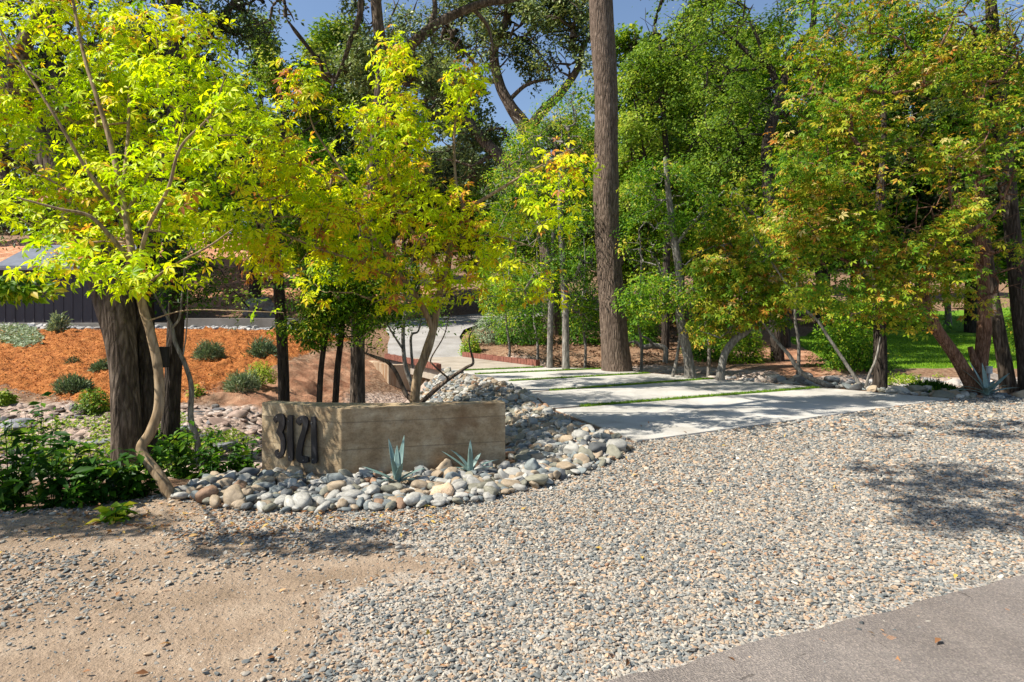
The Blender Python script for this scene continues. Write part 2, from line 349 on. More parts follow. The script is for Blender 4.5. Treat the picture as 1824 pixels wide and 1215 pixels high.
# ---------------------------------------------------------------- hard-surface helpers
def prism(poly, z0, z1):
    p = np.asarray(poly, float); n = len(p)
    V = np.r_[np.c_[p, np.full(n, z0)], np.c_[p, np.full(n, z1)]]
    area = .5*np.sum(p[:, 0]*np.roll(p[:, 1], -1)-np.roll(p[:, 0], -1)*p[:, 1])
    if area < 0: V = np.r_[V[:n][::-1], V[n:][::-1]]
    return V, n
def prism_obj(name, poly, z0, z1, mat, parent=None, bevel=0, loc=(0, 0, 0)):
    V, n = prism(poly, z0, z1)
    me = bpy.data.meshes.new(name)
    fs = [tuple(range(n))[::-1], tuple(range(n, 2*n))]+[(i, (i+1) % n, n+(i+1) % n, n+i) for i in range(n)]
    me.from_pydata([tuple(v) for v in (V-np.asarray(loc))], [], fs); me.update()
    me.materials.append(mat)
    o = bpy.data.objects.new(name, me); C.objects.link(o)
    if parent: o.parent = parent
    else: o.location = tuple(loc)
    if bevel:
        b = o.modifiers.new('b', 'BEVEL'); b.width = bevel; b.segments = 2; b.limit_method = 'ANGLE'
    return o
class MB:
    def __init__(s): s.V = []; s.F = []
    def box(s, c, d, rz=0, rx=0, ry=0):
        k = len(s.V); x, y, z = (v/2 for v in d)
        from mathutils import Euler
        R = Euler((rx, ry, rz)).to_matrix(); c = Vector(c)
        for q in ((-x, -y, -z), (x, -y, -z), (x, y, -z), (-x, y, -z), (-x, -y, z), (x, -y, z), (x, y, z), (-x, y, z)):
            s.V.append(tuple(c+R@Vector(q)))
        s.F += [tuple(k+i for i in f) for f in ((3, 2, 1, 0), (4, 5, 6, 7), (0, 1, 5, 4), (1, 2, 6, 5), (2, 3, 7, 6), (3, 0, 4, 7))]
    def raw(s, V, Fs):
        k = len(s.V); s.V += [tuple(v) for v in V]; s.F += [tuple(k+i for i in f) for f in Fs]
    def build(s, name, mat, parent=None, loc=(0, 0, 0), bevel=0, smooth=False):
        me = bpy.data.meshes.new(name); l = Vector(tuple(loc))
        me.from_pydata([tuple(Vector(v)-l) for v in s.V], [], s.F); me.update(); me.materials.append(mat)
        if smooth: me.polygons.foreach_set('use_smooth', [True]*len(me.polygons))
        o = bpy.data.objects.new(name, me); C.objects.link(o)
        if parent: o.parent = parent
        else: o.location = l
        if bevel:
            b = o.modifiers.new('b', 'BEVEL'); b.width = bevel; b.segments = 2; b.limit_method = 'ANGLE'
        return o

# ---------------------------------------------------------------- asphalt road (bottom right)
def asphalt():
    m, nt, b = newmat('asphalt')
    co = coords(nt); n = noise(nt, co, 90, 5, .75); n2 = noise(nt, co, 3, 5); v = vor(nt, co, 130)
    c = ramp(nt, n2.outputs['Fac'], [(.3, (.18, .15, .13)), (.7, (.26, .22, .19))])
    c = mixc(nt, .55, c, ramp(nt, v.outputs['Color'], [(0, (.10, .09, .09)), (.6, (.26, .23, .21)), (1, (.5, .42, .36))]))
    st = math_(nt, 'GREATER_THAN', noise(nt, co, 4.2, 4, .5, .3).outputs['Fac'], .70)
    c = mixc(nt, math_(nt, 'MULTIPLY', st, .55), c, (.52, .27, .13))
    ck_ = vor(nt, coords(nt, (1, 1, 1)), .9, 'DISTANCE_TO_EDGE'); dn = noise(nt, co, 5, 5, .7); cr = math_(nt, 'LESS_THAN', math_(nt, 'ADD', ck_.outputs['Distance'], math_(nt, 'MULTIPLY', math_(nt, 'SUBTRACT', dn.outputs['Fac'], .5), .05)), -.0035)
    c = mixc(nt, math_(nt, 'MULTIPLY', cr, .6), c, (.05, .04, .035)); c = mixc(nt, .6, c, ramp(nt, noise(nt, co, 1.1, 6, .7).outputs['Fac'], [(.35, (.72, .68, .64)), (.6, (1.1, 1.08, 1.05))]), 'MULTIPLY')
    L(nt, c, b.inputs['Base Color']); b.inputs['Roughness'].default_value = .9
    bump(nt, math_(nt, 'ADD', n.outputs['Fac'], v.outputs['Distance']), b, .8, .008)
    return m
ed = []
e0 = np.array([-30, -9.4]); 
line = [(-30, -9.4), (-2.2, 1.6), (.46, 2.655), (3.1, 3.7), (8, 5.6), (60, 25.0)]
for i in range(len(line)-1):
    a = np.array(line[i]); b_ = np.array(line[i+1]); n_ = 4 if i in (0, 4) else 60
    for k in range(n_):
        t = k/n_; q = a+(b_-a)*t; ed.append((q[0], q[1]+(.045*(fbm(np.array(q[0]*4.), np.array(0.), 3, 4)-.5)*2 if n_ > 4 else 0)))
ed.append((60, 25.0))
def roadsheet():
    E = np.array(ed); n = len(E); V = np.r_[np.c_[E, np.full(n, .016)], np.c_[E[:, 0], E[:, 1]+.03, np.full(n, -.03)], np.c_[E[:, 0]+6, np.full(n, -40.), np.full(n, .016)]]
    q1 = [(i, i+n, i+n+1, i+1) for i in range(n-1)]; q2 = [(i+1, i+2*n+1, i+2*n, i) for i in range(n-1)]
    return mesh_np('road', V, np.array([f[::-1] for f in q1]+[f[::-1] for f in q2]), asphalt())
tag(roadsheet(), kind='structure')

# ---------------------------------------------------------------- driveway slabs, turf strips, bridge, road beyond
def concrete(name, lo, hi, speck=.25, stain=None, bs=.3):
    m, nt, b = newmat(name); co = coords(nt); n = noise(nt, co, 1.3, 6, .6); v = noise(nt, co, 120, 4, .8)
    c = ramp(nt, n.outputs['Fac'], [(.3, lo), (.7, hi)])
    c = mixc(nt, speck, c, ramp(nt, v.outputs['Fac'], [(.36, (.25, .24, .22)), (.5, (.9, .88, .84)), (.7, (1, 1, 1))]), 'MULTIPLY')
    w_ = noise(nt, co, .45, 7, .7, .8); c = mixc(nt, .55, c, ramp(nt, w_.outputs['Fac'], [(.36, (.62, .58, .52)), (.5, (1, 1, 1)), (.66, (1.05, 1.04, 1.02))]), 'MULTIPLY')
    L(nt, c, b.inputs['Base Color']); b.inputs['Roughness'].default_value = .9; b.inputs['Specular IOR Level'].default_value = .2
    bump(nt, math_(nt, 'ADD', v.outputs['Fac'], n.outputs['Fac']), b, bs, .006); return m
M_slab = concrete('slab_concrete', (.42, .40, .36), (.58, .555, .51), .55)
LN = [((1.56, 7.63), (8.2, 11.44)), ((.70, 10.25), (6.65, 13.2)), ((.35, 12.43), (4.95, 15.02)), ((-.45, 14.3), (3.70, 16.4)), ((-1.3, 15.95), (2.65, 17.75)), ((-1.75, 17.0), (1.0, 18.25)), ((-1.98, 17.32), (.85, 18.6))]
M_turf = leafmat('turf_blade', [(0, (.05, .12, .006)), (.5, (.13, .26, .012)), (1, (.28, .42, .03))], .3, 1.2)
M_turfbase = simple('turf_base', (.07, .12, .015), .95, 40, .5)
ordn = ['first', 'second', 'third', 'fourth', 'fifth', 'sixth']
for i in range(6):
    (a, b_), (c, d) = LN[i], LN[i+1]
    a, b_, c, d = map(np.array, (a, b_, c, d)); w0 = 0 if i == 0 else .08; w1 = .08 if i < 5 else .005
    up = (c-a)/np.linalg.norm(c-a); up2 = (d-b_)/np.linalg.norm(d-b_)
    o = prism_obj('driveway_slab', [a+up*w0, b_+up2*w0, d-up2*w1, c-up*w1], -.14, .022, M_slab, bevel=.008); tag(o, kind='structure')
def blades(poly, n, hgt, mat, name, loc, parent=None, zf_=lambda x, y: np.full(len(x), .0)):
    p = np.array(poly); lo = p.min(0); hi = p.max(0); q = RNG.uniform(lo, hi, (n*4, 2)); q = q[sdf(p, q[:, 0], q[:, 1]) < 0][:n]
    z = zf_(q[:, 0], q[:, 1]); n = len(q)
    th = RNG.uniform(0, 2*PI, n); hh = hgt*RNG.uniform(.6, 1.3, n); wd = .006*RNG.uniform(.7, 1.5, n)*(1 if hgt < .1 else 2); ln = RNG.normal(0, .5, (n, 2))*hh[:, None]
    dx = np.cos(th)*wd; dy = np.sin(th)*wd
    V = np.stack([np.c_[q[:, 0]-dx, q[:, 1]-dy, z], np.c_[q[:, 0]+dx, q[:, 1]+dy, z], np.c_[q[:, 0]+ln[:, 0], q[:, 1]+ln[:, 1], z+hh]], 1).reshape(-1, 3)
    return mesh_np(name, V, np.arange(3*n).reshape(n, 3), mat, parent, {'tone': np.repeat(RNG.uniform(0, 1, n), 3)}, loc=loc)
strips = [((1.2, 10.5), (6.6, 13.17)), ((.82, 12.69), (4.9, 14.99)), ((-.04, 14.5), (3.66, 16.38)), ((-.95, 16.12), (2.6, 17.72)), ((-1.45, 17.13), (.9, 18.2))]
where = ['nearest and longest green turf strip across the pale driveway', 'second green turf strip from the gravel across the driveway', 'third green turf strip from the gravel across the driveway', 'fourth green turf strip from the gravel, short of the bridge', 'farthest short green turf strip beside the bridge curbs']
for i, (a, b_) in enumerate(strips):
    a = np.array(a); b_ = np.array(b_); d = (b_-a)/np.linalg.norm(b_-a); nr = np.array([-d[1], d[0]])*.10
    poly = [a-nr, b_-nr, b_+nr, a+nr]; mid = (*((a+b_)/2), .0)
    r = root('turf_strip', mid, where[i], 'turf strip', 'turf strips between the driveway slabs')
    prism_obj('turf_base', poly, -.05, .026, M_turfbase, r, loc=mid)
    o = blades(poly, 9000-1200*i, .035, M_turf, 'grass_blades', mid, r, lambda x, y: np.full(len(x), .024))
M_bridge = concrete('bridge_deck_concrete', (.30, .26, .21), (.46, .40, .33), .4)
M_brick = simple('red_wood_block', (.20, .075, .05), .75, 12, .45, .3, .01)
BR = [(-1.98, 17.34), (.85, 18.62), (-1.8, 22.95), (-4.45, 21.9)]
r = root('bridge', (-1.8, 20, 0), 'short concrete driveway bridge over the creek with red curb blocks', 'bridge')
prism_obj('deck', BR, -.34, .018, M_bridge, r, loc=(-1.8, 20, 0), bevel=.01)
def curb(a, b_, n, parent, loc):
    a = np.array(a); b_ = np.array(b_); d = b_-a; Ln = np.linalg.norm(d); ang = math.atan2(d[1], d[0]); mb = MB()
    for i in range(n):
        q = a+d*(i+.5)/n; hh = .17+random.uniform(-.012, .012)
        mb.box((q[0], q[1], .02+hh/2), (Ln/n-.012, .16+random.uniform(-.01, .01), hh), ang)
    return mb.build('curb', M_brick, parent, loc, bevel=.006)
curb((-2.08, 17.38), (-4.5, 21.9), 30, r, (-1.8, 20, 0)); curb((.80, 18.72), (-1.8, 22.85), 28, r, (-1.8, 20, 0))
M_abut = concrete('abutment_concrete', (.34, .25, .17), (.52, .43, .32), .3)
def stained(m):
    nt = m.node_tree; b = nt.nodes['Principled BSDF']; src = b.inputs['Base Color'].links[0].from_socket
    co = coords(nt, (2.2, 2.2, .25)); n = noise(nt, co, 1.6, 5, .6)
    c = mixc(nt, 1, src, ramp(nt, n.outputs['Fac'], [(.38, (.62, .45, .32)), (.55, (1, 1, 1)), (.75, (1.1, 1.1, 1.1))]), 'MULTIPLY'); L(nt, c, b.inputs['Base Color'])
stained(M_abut)
ab = [(-5.95, 23.0), (-3.95, 19.5), (-1.2, 20.75), (-1.3, 20.98), (-3.9, 19.78), (-5.75, 23.15)]
o = prism_obj('bridge_abutment', ab, -1.75, -.02, M_abut, bevel=.015, loc=(-4, 20, -1)); tag(o, 'stained tan concrete wing wall dropping to the creek under the bridge', 'abutment')
o = prism_obj('bridge_footing', [(-1.95, 17.0), (.9, 18.3), (.8, 18.55), (-2.05, 17.28)], -1.7, -.35, M_abut, loc=(-.5, 17.7, -1)); tag(o, 'dark concrete footing under the near end of the bridge', 'footing')
# road climbing beyond the bridge and turning left to the shed
Lp = [(-4.45, 21.95), (-4.9, 24), (-5.3, 26.5), (-6.0, 29), (-6.5, 32), (-5.6, 36), (-1, 41), (9, 45)]
Rp = [(-1.75, 22.95), (-1.95, 24.6), (-2.3, 26.6), (-2.3, 29), (-1.6, 31.5), (.2, 34), (4, 37), (11, 39.5)]
def rs(pl, n):
    p = np.array(pl, float); s = np.r_[0, np.cumsum(np.linalg.norm(np.diff(p, axis=0), axis=1))]; t = np.linspace(0, s[-1], n)
    return np.c_[np.interp(t, s, p[:, 0]), np.interp(t, s, p[:, 1])]
def sheet(Lp, Rp, n, m_, name, mat, dz):
    A = np.array(Lp, float); B = np.array(Rp, float); k = np.linspace(0, len(A)-1, n)
    A = np.c_[np.interp(k, range(len(A)), A[:, 0]), np.interp(k, range(len(A)), A[:, 1])]; B = np.c_[np.interp(k, range(len(B)), B[:, 0]), np.interp(k, range(len(B)), B[:, 1])]
    t = np.linspace(0, 1, m_)[None, :, None]; G = A[:, None]*(1-t)+B[:, None]*t; g = G.reshape(-1, 2)
    z = HG(g[:, 0], g[:, 1])+dz
    zz = z.reshape(n, m_); rm = zz.max(1); kk = np.ones(9)/9; rm = np.convolve(np.pad(rm, 4, 'edge'), kk, 'valid')+.05; rm[:4] = rm[:4]*np.array([0, .3, .6, .85])+.012; zz[:] = rm[:, None]
    V = np.c_[g, zz.ravel()]; i = (np.arange(n-1)[:, None]*m_+np.arange(m_-1)).ravel()
    return mesh_np(name, V, np.stack([i+1, i, i+m_, i+m_+1][::-1], 1)[:, ::-1], mat, smooth=True)
M_road2 = concrete('upper_road_concrete', (.27, .255, .24), (.42, .40, .38), .5)
tag(sheet(Lp, Rp, 80, 12, 'upper_road', M_road2, .07), kind='structure')

# ---------------------------------------------------------------- numbered concrete wall
WL = np.array([-2.61, 6.36]); WC = np.array([-1.665, 5.94]); WR = np.array([-.068, 6.36])
def signwall_mat():
    m, nt, b = newmat('board_formed_concrete'); co = coords(nt); co2 = coords(nt, (1, 1, 2.2))
    n = noise(nt, co, 4.2, 7, .65); n2 = noise(nt, co2, 5, 6, .7); n3 = noise(nt, co, 60, 4, .7); n4 = noise(nt, co, 1.7, 4, .5, .8)
    c = ramp(nt, n.outputs['Fac'], [(.3, (.27, .185, .105)), (.5, (.42, .32, .20)), (.7, (.56, .47, .33))])
    c = mixc(nt, .6, c, ramp(nt, n2.outputs['Fac'], [(.35, (.45, .40, .34)), (.65, (1.15, 1.12, 1.08))]), 'MULTIPLY')
    c = mixc(nt, ramp(nt, n4.outputs['Fac'], [(.60, (0, 0, 0)), (.68, (.6, .6, .6))]), c, (.20, .12, .065))
    c = mixc(nt, .4, c, ramp(nt, n3.outputs['Fac'], [(.35, (.5, .5, .5)), (.55, (1, 1, 1))]), 'MULTIPLY')
    sp = nt.nodes.new('ShaderNodeSeparateXYZ'); tc = nt.nodes.new('ShaderNodeTexCoord'); L(nt, tc.outputs['Object'], sp.inputs[0])
    fr = math_(nt, 'FRACT', math_(nt, 'DIVIDE', math_(nt, 'ADD', sp.outputs[2], .12), .265))
    gl = math_(nt, 'LESS_THAN', math_(nt, 'ABSOLUTE', math_(nt, 'SUBTRACT', fr, .5)), .022)
    c = mixc(nt, math_(nt, 'MULTIPLY', gl, .5), c, (.16, .12, .08))
    L(nt, c, b.inputs['Base Color']); b.inputs['Roughness'].default_value = .9; b.inputs['Specular IOR Level'].default_value = .15
    h = math_(nt, 'SUBTRACT', math_(nt, 'ADD', n2.outputs['Fac'], n3.outputs['Fac']), math_(nt, 'MULTIPLY', gl, 3.)); bump(nt, h, b, .5, .008)
    return m
def off(d, t): return np.array([-d[1], d[0]])*t
d1 = (WC-WL)/np.linalg.norm(WC-WL); d2 = (WR-WC)/np.linalg.norm(WR-WC); T = .16
n1_, n2_ = off(d1, T), off(d2, T); mt = (n1_+n2_)/(1+np.dot(n1_, n2_)/T**2)
wroot = root('number_wall', (WC[0], WC[1], 0), 'low angled board-formed concrete wall carrying the black numerals 3121', 'wall')
wo = prism_obj('wall_body', [WL, WC, WR, WR+n2_, WC+mt, WL+n1_], -.6, .685, signwall_mat(), wroot, loc=(WC[0], WC[1], 0))
sb = wo.modifiers.new('s', 'SUBSURF'); sb.subdivision_type = 'SIMPLE'; sb.levels = sb.render_levels = 6
tx = bpy.data.textures.new('chip', 'CLOUDS'); tx.noise_scale = .12; dm = wo.modifiers.new('d', 'DISPLACE'); dm.texture = tx; dm.strength = .007; dm.mid_level = .5
bv = wo.modifiers.new('b', 'BEVEL'); bv.width = .01; bv.segments = 2; bv.limit_method = 'ANGLE'; wo.modifiers.move(2, 0)
nrm = np.array([d1[1], -d1[0]])      # faces the camera
def onwall(px, py):
    r_ = np.array([(px-CX)/F, 1.0]); t = np.dot(nrm, WC)/np.dot(nrm, r_); q = r_*t
    return np.dot(q-WL, d1), CAMZ-(py-HZ)/F*t
NUMS = [('3', [(300, 325), (314, 300), (330, 280), (350, 264), (372, 255), (395, 254), (415, 262), (432, 280), (443, 310), (447, 350), (445, 400), (438, 440), (425, 470), (415, 495), (430, 520), (442, 555), (450, 600), (453, 650), (448, 710), (437, 755), (420, 790), (400, 815), (378, 826), (355, 818), (338, 800), (326, 780), (320, 757), (326, 730), (337, 715), (352, 708), (357, 722), (362, 745), (375, 752), (388, 745), (396, 715), (399, 670), (397, 620), (391, 580), (378, 548), (358, 520), (338, 495), (350, 465), (362, 432), (372, 405), (375, 378), (372, 352), (362, 340), (348, 348), (338, 362), (331, 378), (315, 352)]),
        ('1', [(485, 280), (512, 276), (540, 282), (543, 420), (548, 640), (552, 830), (545, 850), (520, 860), (500, 852), (490, 838), (486, 700), (483, 550), (482, 400), (473, 372), (482, 345)]),
        ('2', [(590, 360), (600, 330), (620, 305), (642, 288), (668, 280), (695, 285), (718, 300), (735, 325), (742, 355), (740, 400), (730, 450), (715, 505), (697, 565), (680, 625), (668, 690), (660, 745), (657, 790), (685, 800), (742, 810), (746, 872), (715, 882), (680, 884), (645, 878), (618, 865), (603, 845), (594, 810), (592, 760), (598, 700), (610, 635), (628, 570), (648, 515), (664, 470), (675, 430), (680, 395), (674, 372), (662, 368), (648, 385), (638, 405), (622, 398)]),
        ('1', [(785, 295), (812, 292), (835, 298), (840, 450), (848, 650), (856, 855), (845, 883), (818, 888), (790, 880), (787, 740), (785, 560), (785, 400), (769, 378), (785, 350)])]
M_num = simple('black_numeral_metal', (.018, .018, .021), .38, 8, .4, 0, spec=.5)
M_screw = simple('screw_head', (.25, .25, .26), .4, metal=.8)
for (ch, pts), sc_ in zip(NUMS, [[(350, 298), (370, 780)], [(500, 345), (512, 800)], [(657, 325), (690, 845)], [(798, 368), (812, 830)]]):
    uv = [onwall(450+zx/7.145, 700+zy/7.145) for zx, zy in pts]
    lo = np.mean(uv, 0); base = WL+d1*lo[0]; lc = (base[0], base[1], lo[1])
    me = bpy.data.curves.new('numeral', 'CURVE'); me.dimensions = '2D'; me.fill_mode = 'BOTH'; me.extrude = .010; me.bevel_depth = .0015; me.bevel_resolution = 1
    spn = me.splines.new('POLY'); spn.points.add(len(uv)-1); spn.use_cyclic_u = True
    for k, (u, v) in enumerate(uv): spn.points[k].co = (u-lo[0], v-lo[1], 0, 1)
    co_ = bpy.data.objects.new('tmp', me); C.objects.link(co_)
    dg = bpy.context.evaluated_depsgraph_get(); mm = bpy.data.meshes.new_from_object(co_.evaluated_get(dg)); bpy.data.objects.remove(co_)
    mm.materials.clear(); mm.materials.append(M_num); mm.name = 'numeral'
    no = bpy.data.objects.new('numeral', mm); C.objects.link(no); no.parent = wroot
    no.location = (base[0]+nrm[0]*.035-WC[0], base[1]+nrm[1]*.035-WC[1], lo[1]); no.rotation_euler = (PI/2, 0, math.atan2(d1[1], d1[0]))
    no['label'] = 'black metal numeral '+ch
    for (zx, zy) in sc_:
        u, v = onwall(450+zx/7.145, 700+zy/7.145); mb = MB()
        mb.raw([(.007*math.cos(a), .007*math.sin(a), z) for z in (0, .003) for a in np.arange(8)*PI/4], [tuple(range(8, 16))]+[(i, (i+1) % 8, 8+(i+1) % 8, 8+i) for i in range(8)])
        s_ = mb.build('screw', M_screw); s_.parent = no; s_.location = (u-lo[0], v-lo[1], .0142)

# ---------------------------------------------------------------- leaves, branches, trees
def frames(n, nrm_, fwd=None):
    """rotation matrices with +z = nrm_, +y near fwd"""
    z = nrm_/np.linalg.norm(nrm_, axis=1, keepdims=True)
    if fwd is None: fwd = RNG.normal(size=(n, 3))
    y = fwd-(fwd*z).sum(1, keepdims=True)*z; y /= np.linalg.norm(y, axis=1, keepdims=True)+1e-9
    x = np.cross(y, z); return np.stack([x, y, z], 2)
def t_leaflet(wd=.34, fold=.10, droop=.18):
    V = np.array([(0, 0, 0), (-wd*.5, .58, fold-droop*.3), (wd*.5, .58, fold-droop*.3), (0, .55, -droop*.3), (0, 1, -droop)])
    return V, np.array([(0, 3, 1), (0, 2, 3), (1, 3, 4), (3, 2, 4)])
def t_palm(ang=(-95, -48, 0, 48, 95), lens=(.62, .88, 1, .9, .6)):
    Vs = []; Fs = []; v, f = t_leaflet(.37, .09, .28)
    for a, l in zip(ang, lens):
        a = math.radians(a); c, s = math.cos(a), math.sin(a); q = v*l; q = q+np.array([0, .06, 0])
        Vs.append(np.c_[q[:, 0]*c+q[:, 1]*s, -q[:, 0]*s+q[:, 1]*c, q[:, 2]]); Fs.append(f+5*(len(Vs)-1))
    return np.concatenate(Vs), np.concatenate(Fs)
def t_quad(wd=.6):
    V = np.array([(0, 0, 0), (wd/2, .5, .08), (0, 1, -.05), (-wd/2, .5, .08)]); return V, np.array([(0, 1, 2), (0, 2, 3)])
TPL = {'palm': [t_palm(), t_palm((-75, -25, 28, 80, 120), (.7, 1, .95, .75, .4)), t_palm((-110, -60, -10, 45, 88), (.5, .8, 1, .95, .7))], 'leaf': [t_leaflet(.42)], 'quad': [t_quad()], 'needle': [t_quad(.12)], 'slim': [t_leaflet(.22)]}
def leaves(name, kind, pos, nrm_, fwd, size, tone, mat, parent, loc):
    Vs = []; Fs = []; To = []; k = 0; tp = TPL[kind]; n = len(pos); R = frames(n, nrm_, fwd); which = RNG.integers(0, len(tp), n)
    for t, (tv, tf) in enumerate(tp):
        s = which == t; m_ = s.sum()
        if not m_: continue
        V = pos[s][:, None, :]+size[s][:, None, None]*np.einsum('nij,vj->nvi', R[s], tv)
        Vs.append(V.reshape(-1, 3)); Fs.append((tf[None]+(np.arange(m_)*len(tv))[:, None, None]).reshape(-1, 3)+k); k += m_*len(tv)
        tt = np.repeat(tone[s][:, None], len(tv), 1)
        if kind == 'palm': tt = tt+np.repeat(RNG.normal(0, .05, (m_, len(tv)//5)), 5, 1)
        To.append(tt.ravel())
    return mesh_np(name, np.concatenate(Vs), np.concatenate(Fs), mat, parent, {'tone': np.clip(np.concatenate(To), 0, 1)}, loc=loc)
def catmull(p, per=4):
    p = np.asarray(p, float)
    if len(p) < 3: return p
    q = np.r_[[2*p[0]-p[1]], p, [2*p[-1]-p[-2]]]; out = []
    for i in range(1, len(q)-2):
        for t in np.arange(per)/per:
            out.append(.5*((2*q[i])+(-q[i-1]+q[i+1])*t+(2*q[i-1]-5*q[i]+4*q[i+1]-q[i+2])*t*t+(-q[i-1]+3*q[i]-3*q[i+1]+q[i+2])*t**3))
    out.append(p[-1]); return np.array(out)
class Tubes:
    def __init__(s): s.V = []; s.F = []; s.n = 0
    def add(s, P4, sides=7, per=3, rough=0, flare=0):
        """P4 rows x,y,z,r"""
        p = catmull(P4, per) if per > 1 else np.asarray(P4, float)
        c = p[:, :3]; r = np.maximum(p[:, 3], .0015); n = len(c)
        t = np.gradient(c, axis=0); t /= np.linalg.norm(t, axis=1, keepdims=True)+1e-9
        ref = np.array([1., 0, 0]) if abs(t[0, 0]) < .9 else np.array([0, 1., 0]); u = np.empty_like(c)
        v = ref-np.dot(ref, t[0])*t[0]; v /= np.linalg.norm(v)
        for i in range(n):
            v = v-np.dot(v, t[i])*t[i]; v /= np.linalg.norm(v)+1e-9; u[i] = v
        w_ = np.cross(t, u); a = np.arange(sides)/sides*2*PI
        rr = r[:, None]*np.ones((1, sides))
        if rough:
            ar = np.cumsum(np.r_[0, np.linalg.norm(np.diff(c, axis=0), axis=1)])
            ang = a[None]*np.ones((n, 1)); A_ = ar[:, None]*np.ones((1, sides)); sd = random.random()*50
            rr = rr*(1+rough*(fbm(np.cos(ang)*3+sd, A_*.8+np.sin(ang)*3, 4, 3)-.5)*2+rough*.5*(vn(ang*sides/5.03, A_*1.6, 6)-.5))
        if flare: rr = rr*(1+flare*np.exp(-np.cumsum(np.r_[0, np.linalg.norm(np.diff(c, axis=0), axis=1)])/.25))[:, None]
        V = c[:, None]+rr[..., None]*(np.cos(a)[None, :, None]*u[:, None]+np.sin(a)[None, :, None]*w_[:, None])
        i = (np.arange(n-1)[:, None]*sides+np.arange(sides)[None]).ravel(); j = (np.arange(n-1)[:, None]*sides+(np.arange(sides)[None]+1) % sides).ravel()
        s.V.append(V.reshape(-1, 3)); s.F.append(np.stack([i, j, j+sides, i+sides], 1)+s.n); s.n += n*sides
    def build(s, name, mat, parent=None, loc=(0, 0, 0)):
        return mesh_np(name, np.concatenate(s.V), np.concatenate(s.F), mat, parent, smooth=True, loc=loc)
def limbpts(pl):
    """(px,py,Y,r) rows -> world x,y,z,r"""
    return np.array([[*P(a, b, c), d] for a, b, c, d in pl])
def grow(tb, limbs, targets, rt=.006, rmax=None, seg=.35, jit=.10, sides=5):
    nodes = []; rad = []
    for l in limbs:
        q = catmull(l, 5); st = max(1, int(len(q)*.25)) if l is limbs[0] else 1
        nodes += list(q[st:, :3]); rad += list(q[st:, 3])
    nodes = np.array(nodes); rad = np.array(rad); nl = len(nodes)
    order = np.argsort([np.min(np.linalg.norm(nodes-t, axis=1)) for t in targets])
    par = [-1]*nl; chains = []; N_ = list(nodes)
    for ti in order:
        t = targets[ti]; arr = np.array(N_); d = arr-t; dist = np.linalg.norm(d, axis=1)+.6*np.maximum(0, d[:, 2])
        if nl: dist[:nl] *= 1.12
        k = int(np.argmin(dist)); a = arr[k]; D = np.linalg.norm(t-a); m_ = max(2, int(D/seg)+1)
        ch = [k]; prev = k; up = np.array([0, 0, D*.12*random.uniform(-.3, 1)])
        for i in range(1, m_+1):
            f = i/m_; q = a+(t-a)*f+up*4*f*(1-f)*.5+(RNG.normal(0, jit, 3)*min(D, 1.2)*.25*(f*(1-f)*2)); N_.append(q); par.append(prev); prev = len(N_)-1; ch.append(prev)
        chains.append(ch)
    cnt = np.zeros(len(N_))
    for ch in chains:
        k = ch[-1]
        while k >= 0: cnt[k] += 1; k = par[k]
    for ch in chains:
        pts = []
        for j, k in enumerate(ch):
            c_ = cnt[ch[min(1, len(ch)-1)]] if j == 0 else cnt[k]
            r_ = rt*max(c_, .5)**.5
            if j == len(ch)-1: r_ = rt*.6
            base = rad[ch[0]] if ch[0] < nl else 1
            pts.append([*N_[k], min(r_, base*.8)])
        tb.add(pts, sides, 2)
def clump_targets(clumps):
    T_ = []; Cn = []
    for (px, py, Y, rx, ry, rd, n) in clumps:
        c = P(px, py, Y); v = RNG.normal(size=(n, 3)); v /= np.linalg.norm(v, axis=1, keepdims=True); v *= RNG.uniform(.15, 1, (n, 1))**.5
        T_.append(c+v*np.array([rx/F*Y, rd, ry/F*Y])); Cn += [c]*n
    return np.concatenate(T_), np.array(Cn)
def foliage(targets, centres, per, spread, size, tone, tvar, updn=.75, flat=.7, out=.6):
    n = len(targets)*per; k = np.repeat(np.arange(len(targets)), per)
    off_ = RNG.normal(0, 1, (n, 3)); off_ *= (spread*RNG.uniform(.35, 1, (n, 1))**.6)/np.linalg.norm(off_, axis=1, keepdims=True); off_[:, 2] *= flat
    pos = targets[k]+off_
    outd = off_/np.linalg.norm(off_, axis=1, keepdims=True)
    nr = outd*.45+np.array([-.25, -.3, updn])+RNG.normal(0, .42, (n, 3))
    fw = outd*out+RNG.normal(0, .5, (n, 3))+np.array([0, 0, -.25])
    tt = tone+RNG.normal(0, tvar*1.05, len(targets))[k]+RNG.normal(0, tvar*.75, n)
    return pos, nr, fw, size*RNG.uniform(.5, 1.35, n), tt
def gaps(f, cell, thr, sd=0):
    """drop whole patches of leaves so that the crown gets holes and a ragged outline"""
    p = f[0]/cell; v = .5*(vn(p[:, 0]+p[:, 2]*.8+sd, p[:, 1]-p[:, 2]*.5, 61)+vn(p[:, 2]*1.3+p[:, 1]*.6, p[:, 0]*1.2-p[:, 2]*.3+sd, 62)); v = v+RNG.normal(0, .035, len(v)); k = v > thr
    return tuple(a[k] for a in f)
